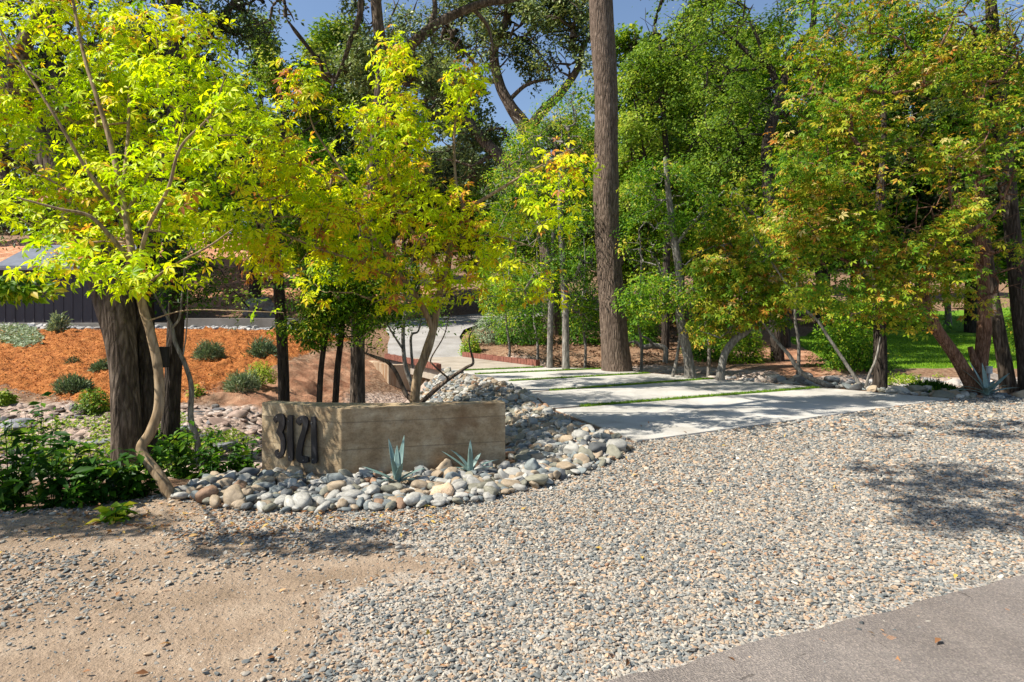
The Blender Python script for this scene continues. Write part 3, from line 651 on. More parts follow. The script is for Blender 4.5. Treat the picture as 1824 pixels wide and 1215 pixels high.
def tree(name, label, cat, group, limbs, clumps, kind, per, spread, size, tone, tvar, lmat, bmat, rt=.006, rough=.0, sides=10, flare=.3, seg=.35, extra=None, flat=.7, updn=.75, tsides=5, sink=.25, thr=None):
    L_ = [limbpts(l) for l in limbs]
    b = L_[0][0][:3].copy(); gz = hg(b[0], b[1]); loc = (b[0], b[1], gz)
    L_[0] = np.r_[[[b[0], b[1], gz-sink, L_[0][0][3]*1.05]], L_[0]]
    if abs(L_[0][1][2]-gz) > .6: L_[0][1][2] = gz+.05
    r = root(name, loc, label, cat, group); tb = Tubes()
    tb.add(L_[0], sides, 8 if rough else 4, rough, flare)
    for l in L_[1:]: tb.add(l, max(6, sides-2), 5, rough, 0)
    if clumps:
        dm_ = {'palm': 1.25 if lmat == 'lime' else 1.15, 'leaf': .85, 'quad': .95, 'needle': 1.5}[kind]
        nm_ = {'palm': 1.3 if lmat == 'lime' else 1.9, 'leaf': 2.4, 'quad': 2.4, 'needle': 1}[kind]
        clumps = [(*c[:6], max(1, int(c[6]*nm_))) for c in clumps]
        per = int(per*dm_); spread *= {'palm': 1.0, 'leaf': .80, 'quad': .78, 'needle': 1.2}[kind]; size *= {'palm': 1.0, 'leaf': 1.08, 'quad': 1.2, 'needle': 1}[kind]
        T_, Cn = clump_targets(clumps); grow(tb, L_, T_, rt, seg=seg, sides=tsides)
        f = foliage(T_, Cn, per, spread, size, tone, tvar, updn, flat)
        f = gaps(f, .75 if kind == 'palm' else 1.1*spread+.35, thr or (.35 if lmat == 'lime' else (.44 if kind == 'palm' else (.49 if kind == 'quad' else .45))))
        leaves('crown', kind, *f, LM[lmat], r, loc)
    tb.build('trunk', BM[bmat], r, loc)
    return r

# --- front left buckeye
def lb(*p): return [tuple(q) for q in p]
tree('buckeye_tree', 'slender lime-green leaved tree with a bent tan trunk at the left end of the cobbles', 'tree', None,
 [lb((306, 893, 5.35, .048), (285, 850, 5.38, .045), (252, 803, 5.45, .044), (268, 770, 5.5, .043), (283, 725, 5.55, .042), (282, 660, 5.6, .040), (270, 600, 5.65, .039), (254, 545, 5.7, .038), (241, 485, 5.75, .036), (230, 420, 5.85, .03), (216, 340, 5.95, .027), (193, 240, 6.05, .024), (170, 165, 6.1, .02), (150, 100, 6.2, .017), (130, 0, 6.3, .014), (118, -100, 6.4, .010)),
  lb((243, 495, 5.75, .024), (262, 410, 5.6, .02), (300, 335, 5.6, .016), (322, 262, 5.6, .013), (375, 205, 5.7, .009), (400, 140, 5.7, .006)),
  lb((238, 470, 5.75, .024), (200, 425, 5.6, .02), (160, 385, 5.5, .016), (105, 372, 5.4, .012), (30, 352, 5.3, .008)),
  lb((222, 390, 5.9, .02), (160, 310, 5.7, .016), (100, 210, 5.6, .013), (30, 100, 5.6, .009), (-20, 20, 5.6, .007)),
  lb((218, 345, 5.95, .02), (228, 240, 6.3, .016), (232, 130, 6.5, .012), (250, 20, 6.7, .009), (265, -60, 6.8, .006)),
  lb((225, 380, 5.9, .02), (270, 300, 6.2, .015), (320, 200, 6.5, .011), (330, 90, 6.7, .008), (360, 20, 6.8, .006)),
  lb((246, 520, 5.7, .014), (300, 478, 5.5, .011), (370, 440, 5.4, .009), (415, 408, 5.3, .006)),
  lb((262, 572, 5.68, .008), (330, 553, 5.5, .006), (420, 554, 5.4, .005), (505, 557, 5.35, .003)),
  lb((240, 520, 5.7, .011), (200, 490, 5.5, .008), (175, 470, 5.4, .006))],
 [(90, 60, 6.6, 140, 110, .6, 34), (290, 90, 6.7, 130, 110, .8, 34), (40, 220, 6.5, 130, 90, .5, 26), (200, 210, 6.6, 120, 100, .6, 28), (340, 200, 6.4, 100, 90, .7, 24),
  (120, 350, 6.4, 130, 65, .5, 22), (290, 340, 6.3, 130, 80, .6, 24), (90, 400, 6.2, 50, 30, .3, 4), (190, 425, 6.2, 90, 36, .4, 9), (340, 400, 6.0, 80, 45, .5, 11), (60, -130, 6.8, 160, 120, .6, 26), (300, -120, 6.8, 140, 110, .8, 22), (-70, 100, 6.6, 60, 150, .4, 10), (120, 475, 5.2, 40, 25, .2, 4), (500, 565, 5.35, 14, 10, .08, 1), (260, 480, 5.6, 110, 28, .4, 8), (430, 240, 5.9, 50, 120, .5, 12)],
 'palm', 13, .27, .092, .57, .14, 'lime', 'smooth', rt=.0035, rough=.05, flare=.25, seg=.25)
# --- centre buckeye behind the wall
tree('buckeye_tree', 'lime and orange leaved multi-stemmed tree rising behind the numbered wall', 'tree', None,
 [lb((733, 735, 8.60, .07), (742, 680, 8.60, .065), (755, 640, 8.60, .062), (763, 617, 8.60, .066), (771, 590, 8.60, .055), (776, 565, 8.60, .05), (787, 503, 8.60, .045), (799, 459, 8.60, .042), (807, 420, 8.60, .04), (826, 374, 8.60, .036), (813, 333, 8.65, .022), (809, 240, 8.70, .018), (820, 160, 8.70, .012), (828, 120, 8.70, .006)),
  lb((826, 374, 8.60, .032), (866, 352, 8.50, .026), (910, 325, 8.40, .02), (953, 301, 8.30, .014), (1016, 266, 8.20, .007)),
  lb((771, 588, 8.60, .045), (757, 554, 8.55, .042), (728, 510, 8.50, .038), (700, 475, 8.40, .034), (676, 435, 8.30, .029), (640, 385, 8.20, .022), (617, 317, 8.10, .016), (560, 230, 8.00, .011), (540, 150, 7.90, .007)),
  lb((787, 503, 8.60, .036), (757, 443, 8.50, .03), (716, 384, 8.40, .024), (688, 290, 8.30, .018), (688, 200, 8.30, .012), (700, 115, 8.30, .006)),
  lb((728, 510, 8.50, .024), (650, 470, 8.10, .02), (560, 440, 7.80, .014), (470, 400, 7.60, .009)),
  lb((807, 425, 8.60, .02), (880, 420, 8.40, .014), (950, 440, 8.30, .008))],
 [(700, 110, 8.30, 24, 35, .2, 6), (826, 135, 8.70, 22, 30, .2, 5), (530, 130, 8.00, 24, 40, .2, 6), (560, 340, 7.80, 90, 70, .5, 14), (490, 460, 7.7, 70, 40, .4, 12), (480, 260, 7.6, 50, 60, .4, 10), (980, 380, 8.3, 60, 40, .4, 10), (930, 510, 8.3, 70, 30, .4, 9), (650, 540, 8.0, 90, 25, .4, 9), (640, 240, 8.2, 60, 60, .4, 12), (760, 240, 8.4, 50, 60, .4, 10), (540, 190, 8.00, 34, 60, .4, 11), (570, 300, 8.10, 60, 60, .5, 17), (700, 150, 8.30, 34, 60, .35, 11), (690, 270, 8.30, 50, 70, .5, 17), (822, 170, 8.70, 28, 60, .35, 9), (815, 270, 8.70, 40, 50, .4, 10),
  (510, 390, 7.80, 80, 70, .6, 22), (630, 400, 8.10, 95, 80, .6, 30), (750, 400, 8.40, 80, 90, .6, 24), (860, 400, 8.50, 80, 70, .6, 20), (960, 300, 8.30, 80, 45, .5, 14), (910, 450, 8.40, 80, 50, .5, 14), (760, 330, 8.40, 70, 50, .5, 10),
  (600, 480, 8.10, 110, 45, .6, 20), (740, 490, 8.40, 90, 50, .5, 16), (850, 500, 8.40, 80, 30, .5, 10), (470, 320, 7.60, 60, 60, .5, 12), (450, 430, 7., 60, 40, .4, 9)],
 'palm', 10, .30, .108, .64, .15, 'lime', 'smooth', thr=.35, rt=.0035, rough=.06, flare=.2, seg=.3)
# --- big oak pair at left
tree('oak_tree', 'massive leaning oak with deeply furrowed trunk at far left', 'tree', 'old oaks on the left bank',
 [lb((225, 822, 8.6, .19), (224, 745, 8.62, .185), (221, 674, 8.65, .18), (215, 608, 8.7, .20), (208, 560, 8.75, .235), (196, 505, 8.8, .26), (178, 450, 8.8, .24), (150, 395, 8.8, .23), (105, 310, 8.8, .22), (55, 215, 8.8, .21), (-20, 110, 8.7, .18), (-110, -10, 8.6, .14)),
  lb((105, 312, 8.8, .16), (110, 200, 9.3, .15), (95, 60, 9.7, .11), (120, -80, 10, .07)),
  lb((55, 215, 8.8, .15), (30, 120, 8.2, .11), (80, 10, 8.0, .07))],
 [(40, 200, 9.8, 150, 130, .9, 50), (100, 20, 9.8, 180, 120, 1., 50), (-50, 330, 9.5, 80, 130, .8, 26), (30, -170, 9.5, 250, 130, 1.5, 50), (600, -235, 8.8, 150, 22, .2, 34), (880, -200, 9.6, 150, 22, .22, 34), (740, -330, 9.4, 170, 22, .25, 30), (700, -200, 9.0, 150, 18, .1, 24)],
 'leaf', 60, .42, .075, .30, .17, 'oak', 'oak', rt=.009, rough=.10, sides=30, flare=.16)
tree('oak_tree', 'darker second oak trunk fused behind the massive leaning oak', 'tree', 'old oaks on the left bank',
 [lb((258, 800, 8.95, .16), (259, 700, 8.95, .15), (256, 600, 9.0, .15), (254, 500, 9.1, .15), (275, 400, 9.3, .14), (300, 300, 9.4, .12), (312, 200, 9.4, .11), (312, 60, 9.4, .10), (300, -100, 9.4, .07)),
  lb((312, 160, 9.4, .07), (370, 60, 9.6, .055), (440, -20, 9.8, .04))],
 [(330, 30, 9.9, 120, 110, .9, 40), (420, 30, 10.2, 75, 60, .7, 18), (250, 250, 10, 150, 100, .8, 34), (370, -120, 9.8, 160, 90, 1.2, 40), (280, 400, 10, 110, 70, .6, 16)],
 'leaf', 55, .42, .075, .30, .17, 'oak', 'dark', rt=.009, rough=.10, sides=24, flare=.3)
tree('oak_tree', 'straight dark oak trunk carrying a box behind the bent tan trunk', 'tree', 'old oaks on the left bank',
 [lb((303, 785, 9.4, .135), (307, 700, 9.4, .12), (312, 600, 9.4, .12), (318, 480, 9.45, .11), (322, 380, 9.5, .09), (335, 280, 9.6, .06), (350, 200, 9.7, .04))],
 [(330, 470, 9.6, 70, 80, .5, 20), (350, 330, 9.8, 80, 90, .6, 18)], 'leaf', 46, .34, .07, .25, .15, 'green', 'dark', rt=.007, rough=.10, sides=18, flare=.35)
tree('young_tree', 'thin grey forked sapling beside the straight dark oak trunk', 'tree', None,
 [lb((352, 790, 9.0, .045), (340, 745, 9.0, .042), (341, 690, 9.0, .036), (330, 650, 9.0, .033), (312, 610, 9.0, .03), (305, 580, 9.0, .026), (285, 540, 9.0, .018), (262, 500, 9.0, .012)),
  lb((306, 585, 9.0, .02), (320, 565, 9.0, .018), (325, 520, 9.0, .015), (330, 470, 9.0, .01), (345, 430, 9, .007)), lb((326, 635, 9.0, .012), (332, 590, 9, .01), (334, 520, 9, .007), (325, 450, 9, .005))],
 [(290, 510, 9, 50, 50, .3, 9), (350, 430, 9, 60, 40, .3, 9)], 'leaf', 16, .25, .075, .35, .2, 'green', 'grey', rt=.004, rough=.06, sides=8, seg=.2)
# box on the oak
mb = MB(); q = P(288, 636, 9.2); mb.box(q, (.19, .10, .31), .1); bxo = mb.build('metal_box', simple('dark_metal', (.035, .032, .03), .6, 10, .3), None, q, bevel=.006); tag(bxo, 'dark weathered box fixed to the straight dark oak trunk', 'box')

# --- slim dark trunks behind the wall, oak with overhead limb
tree('oak_tree', 'slim straight dark trunk behind the left end of the numbered wall', 'tree', 'slim oaks behind the wall',
 [lb((507, 722, 11, .105), (504, 640, 11, .095), (500, 560, 11, .10), (494, 470, 11, .095), (491, 400, 11, .09), (493, 340, 11, .07), (500, 280, 11, .055), (507, 200, 11.1, .04), (495, 150, 11.1, .02)),
  lb((506, 250, 11, .03), (540, 235, 11, .02), (570, 215, 11, .012)), lb((502, 290, 11, .03), (460, 270, 11, .02), (430, 240, 11, .01))],
 [(470, 220, 11, 90, 90, 1., 26), (500, 330, 11, 110, 80, 1., 26), (440, 500, 11.2, 50, 70, .5, 12)], 'quad', 60, .36, .06, .55, .2, 'light', 'dark', rt=.005, rough=.08, sides=14, flare=.2)
tree('oak_tree', 'dense dark green young oak with a thin dark stem behind the wall', 'tree', 'slim oaks behind the wall',
 [lb((567, 728, 10, .05), (570, 690, 10, .048), (574, 640, 10, .045), (585, 560, 10, .04), (590, 480, 10, .03), (595, 420, 10, .02))],
 [(570, 520, 10, 60, 60, .6, 26), (560, 590, 10, 50, 35, .5, 14), (620, 500, 10, 70, 60, .6, 26)], 'leaf', 90, .28, .062, .42, .2, 'green', 'dark', thr=.32, rt=.004, rough=.08, sides=10, flare=.2, seg=.2)
tree('oak_tree', 'dense green young oak with a slightly leaning dark stem behind the wall', 'tree', 'slim oaks behind the wall',
 [lb((594, 728, 10.3, .058), (600, 670, 10.3, .054), (606, 615, 10.3, .05), (615, 540, 10.3, .04), (630, 470, 10.3, .03))],
 [(650, 560, 10.2, 60, 50, .5, 24), (670, 490, 10.4, 70, 60, .5, 24), (560, 560, 10.6, 60, 50, .5, 16)], 'leaf', 90, .28, .062, .38, .2, 'green', 'dark', thr=.32, rt=.004, rough=.08, sides=10, flare=.2, seg=.2)
tree('oak_tree', 'tall dark oak with a massive limb arching right across the top of the photo', 'tree', 'slim oaks behind the wall',
 [lb((637, 735, 12, .155), (637, 660, 12, .14), (638, 570, 12, .135), (646, 450, 12, .125), (660, 330, 12, .12), (674, 210, 12, .12), (680, 110, 12, .115), (672, 30, 12, .11), (662, -80, 12, .1), (650, -200, 12, .08)),
  lb((676, 235, 12, .10), (698, 135, 12, .10), (720, 92, 12.1, .11), (765, 52, 12.1, .10), (800, 30, 12.2, .09), (860, 6, 12.2, .08), (930, -8, 12.3, .07), (1010, -60, 12.4, .05)),
  lb((640, -60, 12, .07), (642, 20, 12, .06), (625, 70, 12, .05), (612, 110, 12.1, .04), (590, 160, 12.1, .02)),
  lb((765, 50, 12.1, .06), (775, 10, 12.2, .05), (760, -60, 12.3, .04)),
  lb((840, 12, 12.2, .05), (870, 50, 12.5, .035), (880, 110, 12.6, .02))],
 [(600, -110, 12.5, 160, 70, 1.5, 40), (800, -90, 12.5, 180, 70, 1.5, 44), (1000, -110, 12.5, 110, 70, 1.2, 26), (570, 120, 12.3, 30, 40, .5, 6), (640, 110, 12.3, 45, 50, .6, 12), (640, 20, 12.5, 40, 30, .5, 7), (770, 80, 12.6, 60, 40, .7, 10), (470, 20, 12.5, 60, 40, .6, 12), (880, 90, 12.6, 50, 40, .7, 9)],
 'quad', 62, .40, .075, .62, .2, 'oak', 'oak', rt=.008, rough=.10, sides=18, flare=.15)
# --- the big straight trunk
tree('pine_tree', 'tall straight brown trunk standing at the right edge of the driveway', 'tree', None,
 [lb((1099, 664, 17.2, .42), (1096, 620, 17.2, .385), (1090, 540, 17.2, .36), (1085, 470, 17.2, .345), (1081, 410, 17.2, .345), (1079, 340, 17.2, .36), (1080, 260, 17.2, .33), (1079, 160, 17.2, .33), (1074, 80, 17.2, .335), (1070, 0, 17.2, .33), (1066, -150, 17.2, .30), (1060, -350, 17.2, .24), (1050, -600, 17.2, .15)),
  lb((1098, 478, 17.2, .10), (1108, 462, 17.1, .06), (1120, 440, 17.0, .035))],
 [(1060, -420, 17.2, 190, 110, 3, 60), (1050, -600, 17.2, 130, 110, 2, 40)], 'needle', 90, .5, .14, .4, .2, 'oak', 'pine', rt=.012, rough=.075, sides=36, flare=.12)

# --- oak B, centre far
tree('oak_tree', 'spreading grey-green oak forked against the sky behind the driveway', 'tree', None,
 [lb((985, 560, 27, .42), (975, 420, 27, .38), (960, 320, 27, .36), (940, 238, 27, .34), (910, 190, 27, .26), (890, 150, 27, .22), (880, 90, 27, .2), (903, 30, 27, .16), (900, -60, 27, .1)),
  lb((938, 240, 27, .26), (965, 200, 26.6, .22), (1000, 165, 26.4, .18), (1030, 120, 26.2, .15), (1040, 80, 26, .1), (1060, 60, 26, .07)),
  lb((888, 145, 27, .12), (860, 140, 27, .10), (835, 100, 27, .08), (800, 70, 27, .05)),
  lb((940, 320, 27, .3), (870, 260, 27.5, .26), (820, 200, 28, .2), (760, 150, 28, .14), (700, 120, 28, .1)),
  lb((905, 180, 27, .1), (940, 150, 26.8, .08), (985, 140, 26.6, .05))],
 [(760, 60, 28, 100, 75, 2, 44), (680, 130, 28, 70, 60, 1.8, 26), (860, 40, 27, 90, 80, 2, 46), (950, 70, 26.5, 90, 80, 2, 44), (1010, 30, 26, 60, 60, 1.8, 26), (790, 170, 28, 60, 40, 1.5, 18), (700, 230, 28.5, 80, 50, 2, 22), (960, -40, 27, 160, 60, 2, 30), (1010, 110, 26, 50, 30, 1, 10), (880, 240, 28, 50, 25, 1, 10), (820, 290, 29, 100, 50, 2, 20)],
 'quad', 120, .85, .13, .62, .2, 'oak', 'oak', rt=.02, rough=.08, sides=14, seg=.9)
# --- green trees centre
tree('maple_tree', 'bright green leafy tree with a thin pale grey trunk left of the tall straight trunk', 'tree', 'green trees behind the driveway',
 [lb((979, 660, 18, .085), (981, 560, 18, .08), (985, 470, 18, .075), (985, 380, 18, .06), (975, 280, 18, .05))],
 [(960, 260, 18.5, 80, 60, 1.5, 34), (920, 340, 18.5, 70, 50, 1.4, 26), (1010, 210, 18.5, 45, 50, 1.2, 18), (1000, 330, 18.5, 60, 60, 1.5, 24), (950, 440, 18.5, 70, 60, 1.4, 22), (900, 520, 19, 60, 30, 1.2, 14)],
 'leaf', 110, .52, .085, .58, .2, 'green', 'grey', rt=.008, rough=.05, sides=10, seg=.6)
tree('maple_tree', 'green leafy tree with a brown trunk just left of the tall straight trunk', 'tree', 'green trees behind the driveway',
 [lb((1008, 660, 17.6, .11), (1007, 560, 17.6, .10), (1002, 460, 17.6, .09), (998, 380, 17.6, .08), (1000, 280, 17.6, .06))],
 [(1030, 400, 18, 40, 60, 1.2, 22), (1000, 470, 18, 60, 50, 1.2, 22), (1040, 530, 18.5, 40, 50, 1.2, 18), (1030, 280, 18, 30, 60, 1.0, 14), (930, 400, 19, 60, 40, 1.2, 14)],
 'leaf', 110, .5, .08, .42, .2, 'green', 'grey', rt=.008, rough=.08, sides=10, seg=.6)
tree('sycamore_tree', 'white-barked tree with green crown just right of the tall straight trunk', 'tree', 'green trees behind the driveway',
 [lb((1230, 676, 15.2, .14), (1226, 640, 15.2, .12), (1218, 600, 15.2, .12), (1211, 560, 15.2, .11), (1212, 500, 15.2, .10), (1200, 420, 15.2, .09), (1190, 340, 15.2, .07), (1185, 280, 15.2, .05)),
  lb((1198, 672, 15.4, .045), (1207, 630, 15.4, .04), (1214, 560, 15.4, .035), (1212, 480, 15.4, .03)), lb((1200, 440, 15.2, .05), (1250, 380, 15, .035), (1290, 340, 15, .02))],
 [(1180, 330, 15.5, 60, 60, 1.2, 24), (1160, 430, 15.3, 55, 60, 1.1, 24), (1240, 390, 15.3, 60, 60, 1.1, 24), (1190, 520, 15, 60, 50, 1, 20), (1270, 480, 15.2, 60, 60, 1, 22), (1140, 540, 15.5, 30, 40, .8, 10)],
 'leaf', 80, .45, .085, .50, .18, 'green', 'grey', rt=.006, rough=.06, sides=12, seg=.5)
tree('buckeye_tree', 'low tree with a leaning peeling trunk and yellow-green crown beside the driveway', 'tree', None,
 [lb((1283, 672, 14.6, .10), (1286, 650, 14.6, .09), (1292, 628, 14.6, .088), (1310, 604, 14.6, .09), (1332, 588, 14.6, .075), (1345, 560, 14.6, .05), (1360, 520, 14.6, .035), (1350, 470, 14.6, .02)),
  lb((1340, 578, 14.6, .04), (1375, 552, 14.5, .025), (1420, 550, 14.4, .015)), lb((1340, 570, 14.6, .035), (1310, 500, 14.5, .02), (1290, 440, 14.4, .012))],
 [(1320, 540, 14.4, 70, 40, .7, 26), (1290, 480, 14.4, 60, 50, .7, 24), (1360, 470, 14.4, 60, 50, .7, 22), (1280, 580, 14.3, 50, 30, .5, 12), (1380, 540, 14.2, 50, 40, .5, 12), (1310, 410, 14.8, 60, 40, .7, 18)],
 'palm', 15, .40, .12, .50, .17, 'autumn', 'grey', rt=.005, rough=.1, sides=12, seg=.4)
for lab, px, Yd, cl, kd, tn, lm in [
 ('leafy sapling filling the gap right of the upper road, left of the thin grey trunks', 905, 21.5, [(900, 500, 21.5, 45, 50, 1.2, 14), (890, 565, 21.5, 40, 30, 1.1, 8)], 'leaf', .5, 'green'),
 ('dark leafy sapling between the thin grey trunk and the red curb', 955, 20.5, [(955, 520, 20.5, 40, 50, 1.1, 14), (950, 580, 20.5, 35, 25, 1.0, 7)], 'leaf', .35, 'green'),
 ('dark leafy sapling touching the left side of the tall straight trunk', 1040, 20.5, [(1035, 460, 20.5, 35, 60, 1.1, 14), (1035, 560, 20.5, 30, 40, 1.0, 10)], 'leaf', .35, 'green'),
 ('bright leafy sapling touching the right side of the tall straight trunk', 1140, 19, [(1140, 470, 19, 36, 60, 1, 14), (1150, 560, 19, 36, 40, 1, 10)], 'leaf', .6, 'green'),
 ('yellow-green sapling between the white-barked and the leaning peeling trunk', 1260, 17.5, [(1255, 520, 17.5, 40, 50, .9, 12), (1250, 590, 17.5, 36, 25, .8, 7), (1265, 430, 17.5, 36, 40, .8, 8)], 'palm', .48, 'autumn'),
 ('bright sapling with drooping leaves above the bare dirt path', 1420, 16.5, [(1400, 470, 16.5, 50, 40, .8, 12), (1430, 530, 16.5, 45, 30, .8, 9), (1385, 400, 16.5, 40, 40, .8, 8)], 'palm', .42, 'autumn')]:
    tree('young_tree', lab, 'tree', 'saplings around the driveway', [lb((px, 690, Yd, .05), (px+3, 620, Yd, .045), (px-4, 560, Yd, .035), (px+2, 480, Yd, .025), (px, 420, Yd, .012))], cl, kd, 70 if kd == 'leaf' else 18, .42, .09 if kd == 'leaf' else .12, tn, .18, lm, 'grey', rt=.005, rough=.05, sides=8, seg=.4)
# --- tall light green tree right of trunk, and oak C
tree('cottonwood_tree', 'tall pale yellow-green tree immediately right of the tall straight trunk', 'tree', 'tall trees right of centre',
 [lb((1185, 640, 23, .16), (1187, 480, 23, .14), (1190, 330, 23, .12), (1180, 180, 23, .09), (1175, 60, 23, .05)),
  lb((1187, 400, 23, .07), (1150, 280, 23, .05), (1130, 180, 23, .03)), lb((1188, 350, 23, .07), (1240, 240, 23, .05), (1260, 140, 23, .03))],
 [(1160, 150, 23, 60, 60, 1.7, 34), (1140, 250, 23, 50, 50, 1.5, 24), (1230, 190, 23, 60, 70, 1.7, 34), (1240, 300, 23, 60, 50, 1.5, 26), (1180, 60, 23, 60, 50, 1.6, 22), (1140, 350, 23, 40, 40, 1.2, 14), (1260, 70, 23.5, 50, 60, 1.5, 20), (1190, -50, 23, 80, 50, 1.6, 18)],
 'quad', 120, .62, .10, .5, .2, 'light', 'dark', rt=.01, rough=.06, sides=12, seg=.7)
tree('oak_tree', 'sparse olive oak with dark curving trunk in front of blue sky right of centre', 'tree', 'tall trees right of centre',
 [lb((1385, 640, 20, .20), (1378, 480, 20, .19), (1375, 420, 20, .19), (1368, 330, 20, .18), (1366, 260, 20, .17), (1380, 200, 20, .17), (1395, 150, 20, .14), (1408, 95, 20, .12), (1445, 55, 20, .10), (1450, 0, 20, .08), (1450, -90, 20, .05)),
  lb((1388, 165, 20, .12), (1370, 118, 20, .10), (1345, 105, 20, .08), (1300, 65, 20, .05), (1270, 50, 20, .03)), lb((1362, 110, 20, .06), (1350, 70, 20, .05), (1335, 40, 20, .03)),
  lb((1372, 400, 20, .10), (1345, 385, 20, .07), (1322, 360, 20, .05)), lb((1404, 100, 20, .05), (1435, 70, 19.8, .04), (1480, 70, 19.6, .03), (1530, 110, 19.4, .02)),
  lb((1367, 240, 20, .05), (1340, 240, 20, .04), (1310, 245, 20, .03))],
 [(1310, 80, 20.5, 90, 80, 2, 42), (1300, 190, 20.5, 80, 70, 2, 34), (1430, 40, 20.5, 80, 60, 2, 26), (1430, 170, 20.5, 60, 60, 1.8, 20), (1310, 300, 21, 70, 50, 1.8, 20), (1360, -40, 20.5, 150, 50, 2, 28), (1450, 260, 21, 50, 50, 1.5, 12)],
 'quad', 90, .62, .085, .42, .16, 'light', 'dark', rt=.010, rough=.08, sides=14, seg=.7)
# --- right autumn buckeyes
tree('buckeye_tree', 'leaning reddish tree with orange and green autumn leaves above the big agave', 'tree', 'autumn trees at the right',
 [lb((1738, 700, 12.0, .14), (1720, 665, 12.0, .125), (1700, 632, 12.0, .115), (1672, 592, 12.0, .105), (1655, 560, 12.0, .10), (1632, 530, 12, .09), (1600, 490, 11.9, .07), (1560, 420, 11.7, .05), (1530, 330, 11.5, .03)),
  lb((1655, 562, 12, .07), (1650, 500, 12, .06), (1700, 430, 11.8, .04), (1690, 330, 11.8, .025)), lb((1600, 490, 11.9, .04), (1520, 470, 11.6, .03), (1460, 440, 11.4, .02)),
  lb((1700, 430, 11.8, .04), (1770, 380, 11.6, .03), (1810, 300, 11.4, .02))],
 [(1500, 230, 11.4, 80, 60, .8, 24), (1450, 320, 11.3, 70, 60, .8, 24), (1560, 300, 11.3, 80, 70, .8, 28), (1480, 430, 11.2, 80, 50, .8, 22), (1580, 420, 11.2, 80, 60, .8, 26), (1530, 510, 11.3, 90, 35, .7, 18), (1680, 250, 11.4, 80, 70, .9, 28), (1660, 370, 11.2, 70, 60, .8, 26), (1650, 470, 11.2, 60, 45, .6, 18), (1440, 520, 11.2, 40, 30, .5, 8), (1500, 130, 11.6, 80, 60, .8, 18), (1600, 120, 11.6, 80, 60, .8, 16), (1450, 200, 11.5, 60, 60, .8, 12), (1440, 90, 11.9, 50, 50, .8, 10), (1540, 30, 12, 90, 50, .9, 18), (1660, 0, 12, 90, 60, .9, 16), (1400, 300, 11.4, 40, 60, .6, 9), (1420, 400, 11.3, 40, 50, .6, 10), (1600, 560, 11.4, 60, 25, .6, 9)],
 'palm', 19, .42, .098, .49, .19, 'autumn', 'red', rt=.0045, rough=.12, sides=16, seg=.35, updn=1.0)
tree('buckeye_tree', 'upright reddish trunk with golden-brown leaves between the agave and lawn', 'tree', 'autumn trees at the right',
 [lb((1749, 690, 12.8, .14), (1747, 650, 12.8, .13), (1752, 600, 12.8, .13), (1754, 540, 12.8, .12), (1748, 450, 12.8, .10), (1745, 350, 12.7, .09), (1750, 250, 12.6, .06), (1745, 150, 12.5, .04)),
  lb((1748, 670, 12.8, .10), (1735, 640, 12.7, .07), (1728, 618, 12.7, .05))],
 [(1760, 300, 11.9, 80, 70, .9, 28), (1790, 420, 11.9, 70, 60, .8, 26), (1720, 440, 11.8, 60, 50, .7, 20), (1780, 180, 12, 80, 60, .9, 22), (1700, 110, 12, 70, 60, .9, 16), (1810, 60, 12, 60, 60, .9, 14), (1720, 530, 12, 50, 25, .5, 10), (1800, 500, 12, 40, 40, .5, 10), (1850, 300, 12, 60, 100, .8, 20)],
 'palm', 19, .42, .098, .52, .20, 'autumn', 'red', rt=.0045, rough=.12, sides=16, seg=.35, updn=1.0)
tree('oak_tree', 'straight dark trunk with deep green leaves at the right end of the driveway', 'tree', 'dark oaks at the right',
 [lb((1567, 700, 13.2, .14), (1568, 640, 13.2, .13), (1566, 560, 13.2, .12), (1563, 480, 13.2, .11), (1566, 380, 13.3, .09), (1575, 250, 13.4, .06), (1570, 120, 13.5, .04))],
 [(1500, -10, 13.5, 80, 40, 1.2, 14), (1560, 140, 13.5, 80, 60, 1.2, 30), (1600, 50, 13.5, 90, 60, 1.2, 26), (1540, 560, 13.4, 80, 30, .7, 16), (1590, 530, 13.6, 60, 40, .7, 16), (1520, 60, 13.6, 60, 60, 1.2, 14), (1630, 560, 13.8, 50, 30, .7, 12)],
 'leaf', 80, .42, .085, .5, .2, 'green', 'dark', rt=.006, rough=.1, sides=14, seg=.45)
tree('oak_tree', 'leaning grey-brown trunk just right of the big agave', 'tree', 'dark oaks at the right',
 [lb((1797, 700, 13.4, .16), (1790, 650, 13.4, .14), (1781, 600, 13.4, .13), (1770, 540, 13.4, .125), (1755, 440, 13.5, .12), (1740, 300, 13.6, .09), (1735, 150, 13.7, .05))],
 [(1680, 120, 13.6, 90, 60, 1.3, 32), (1760, 60, 13.6, 90, 70, 1.3, 32), (1670, 20, 13.6, 90, 60, 1.3, 26)], 'leaf', 80, .42, .09, .72, .2, 'green', 'oak', rt=.006, rough=.12, sides=16, seg=.45)
tree('oak_tree', 'thick dark trunk at the right edge of the photo', 'tree', 'dark oaks at the right',
 [lb((1834, 705, 13.0, .20), (1830, 650, 13.0, .18), (1821, 580, 13.0, .16), (1812, 500, 13.0, .155), (1802, 400, 13.0, .15), (1785, 250, 13.1, .16), (1775, 130, 13.2, .14), (1765, 0, 13.3, .1)),
  lb((1776, 130, 13.2, .1), (1815, 115, 13.1, .09), (1860, 100, 13, .07))],
 [(1840, 80, 13.2, 80, 90, 1.3, 32), (1850, 580, 13.6, 50, 50, .7, 14), (1800, -50, 13.4, 120, 60, 1.5, 28), (1880, 420, 13.4, 60, 120, 1, 24)], 'leaf', 80, .42, .09, .6, .2, 'green', 'dark', rt=.006, rough=.12, sides=18, seg=.45)
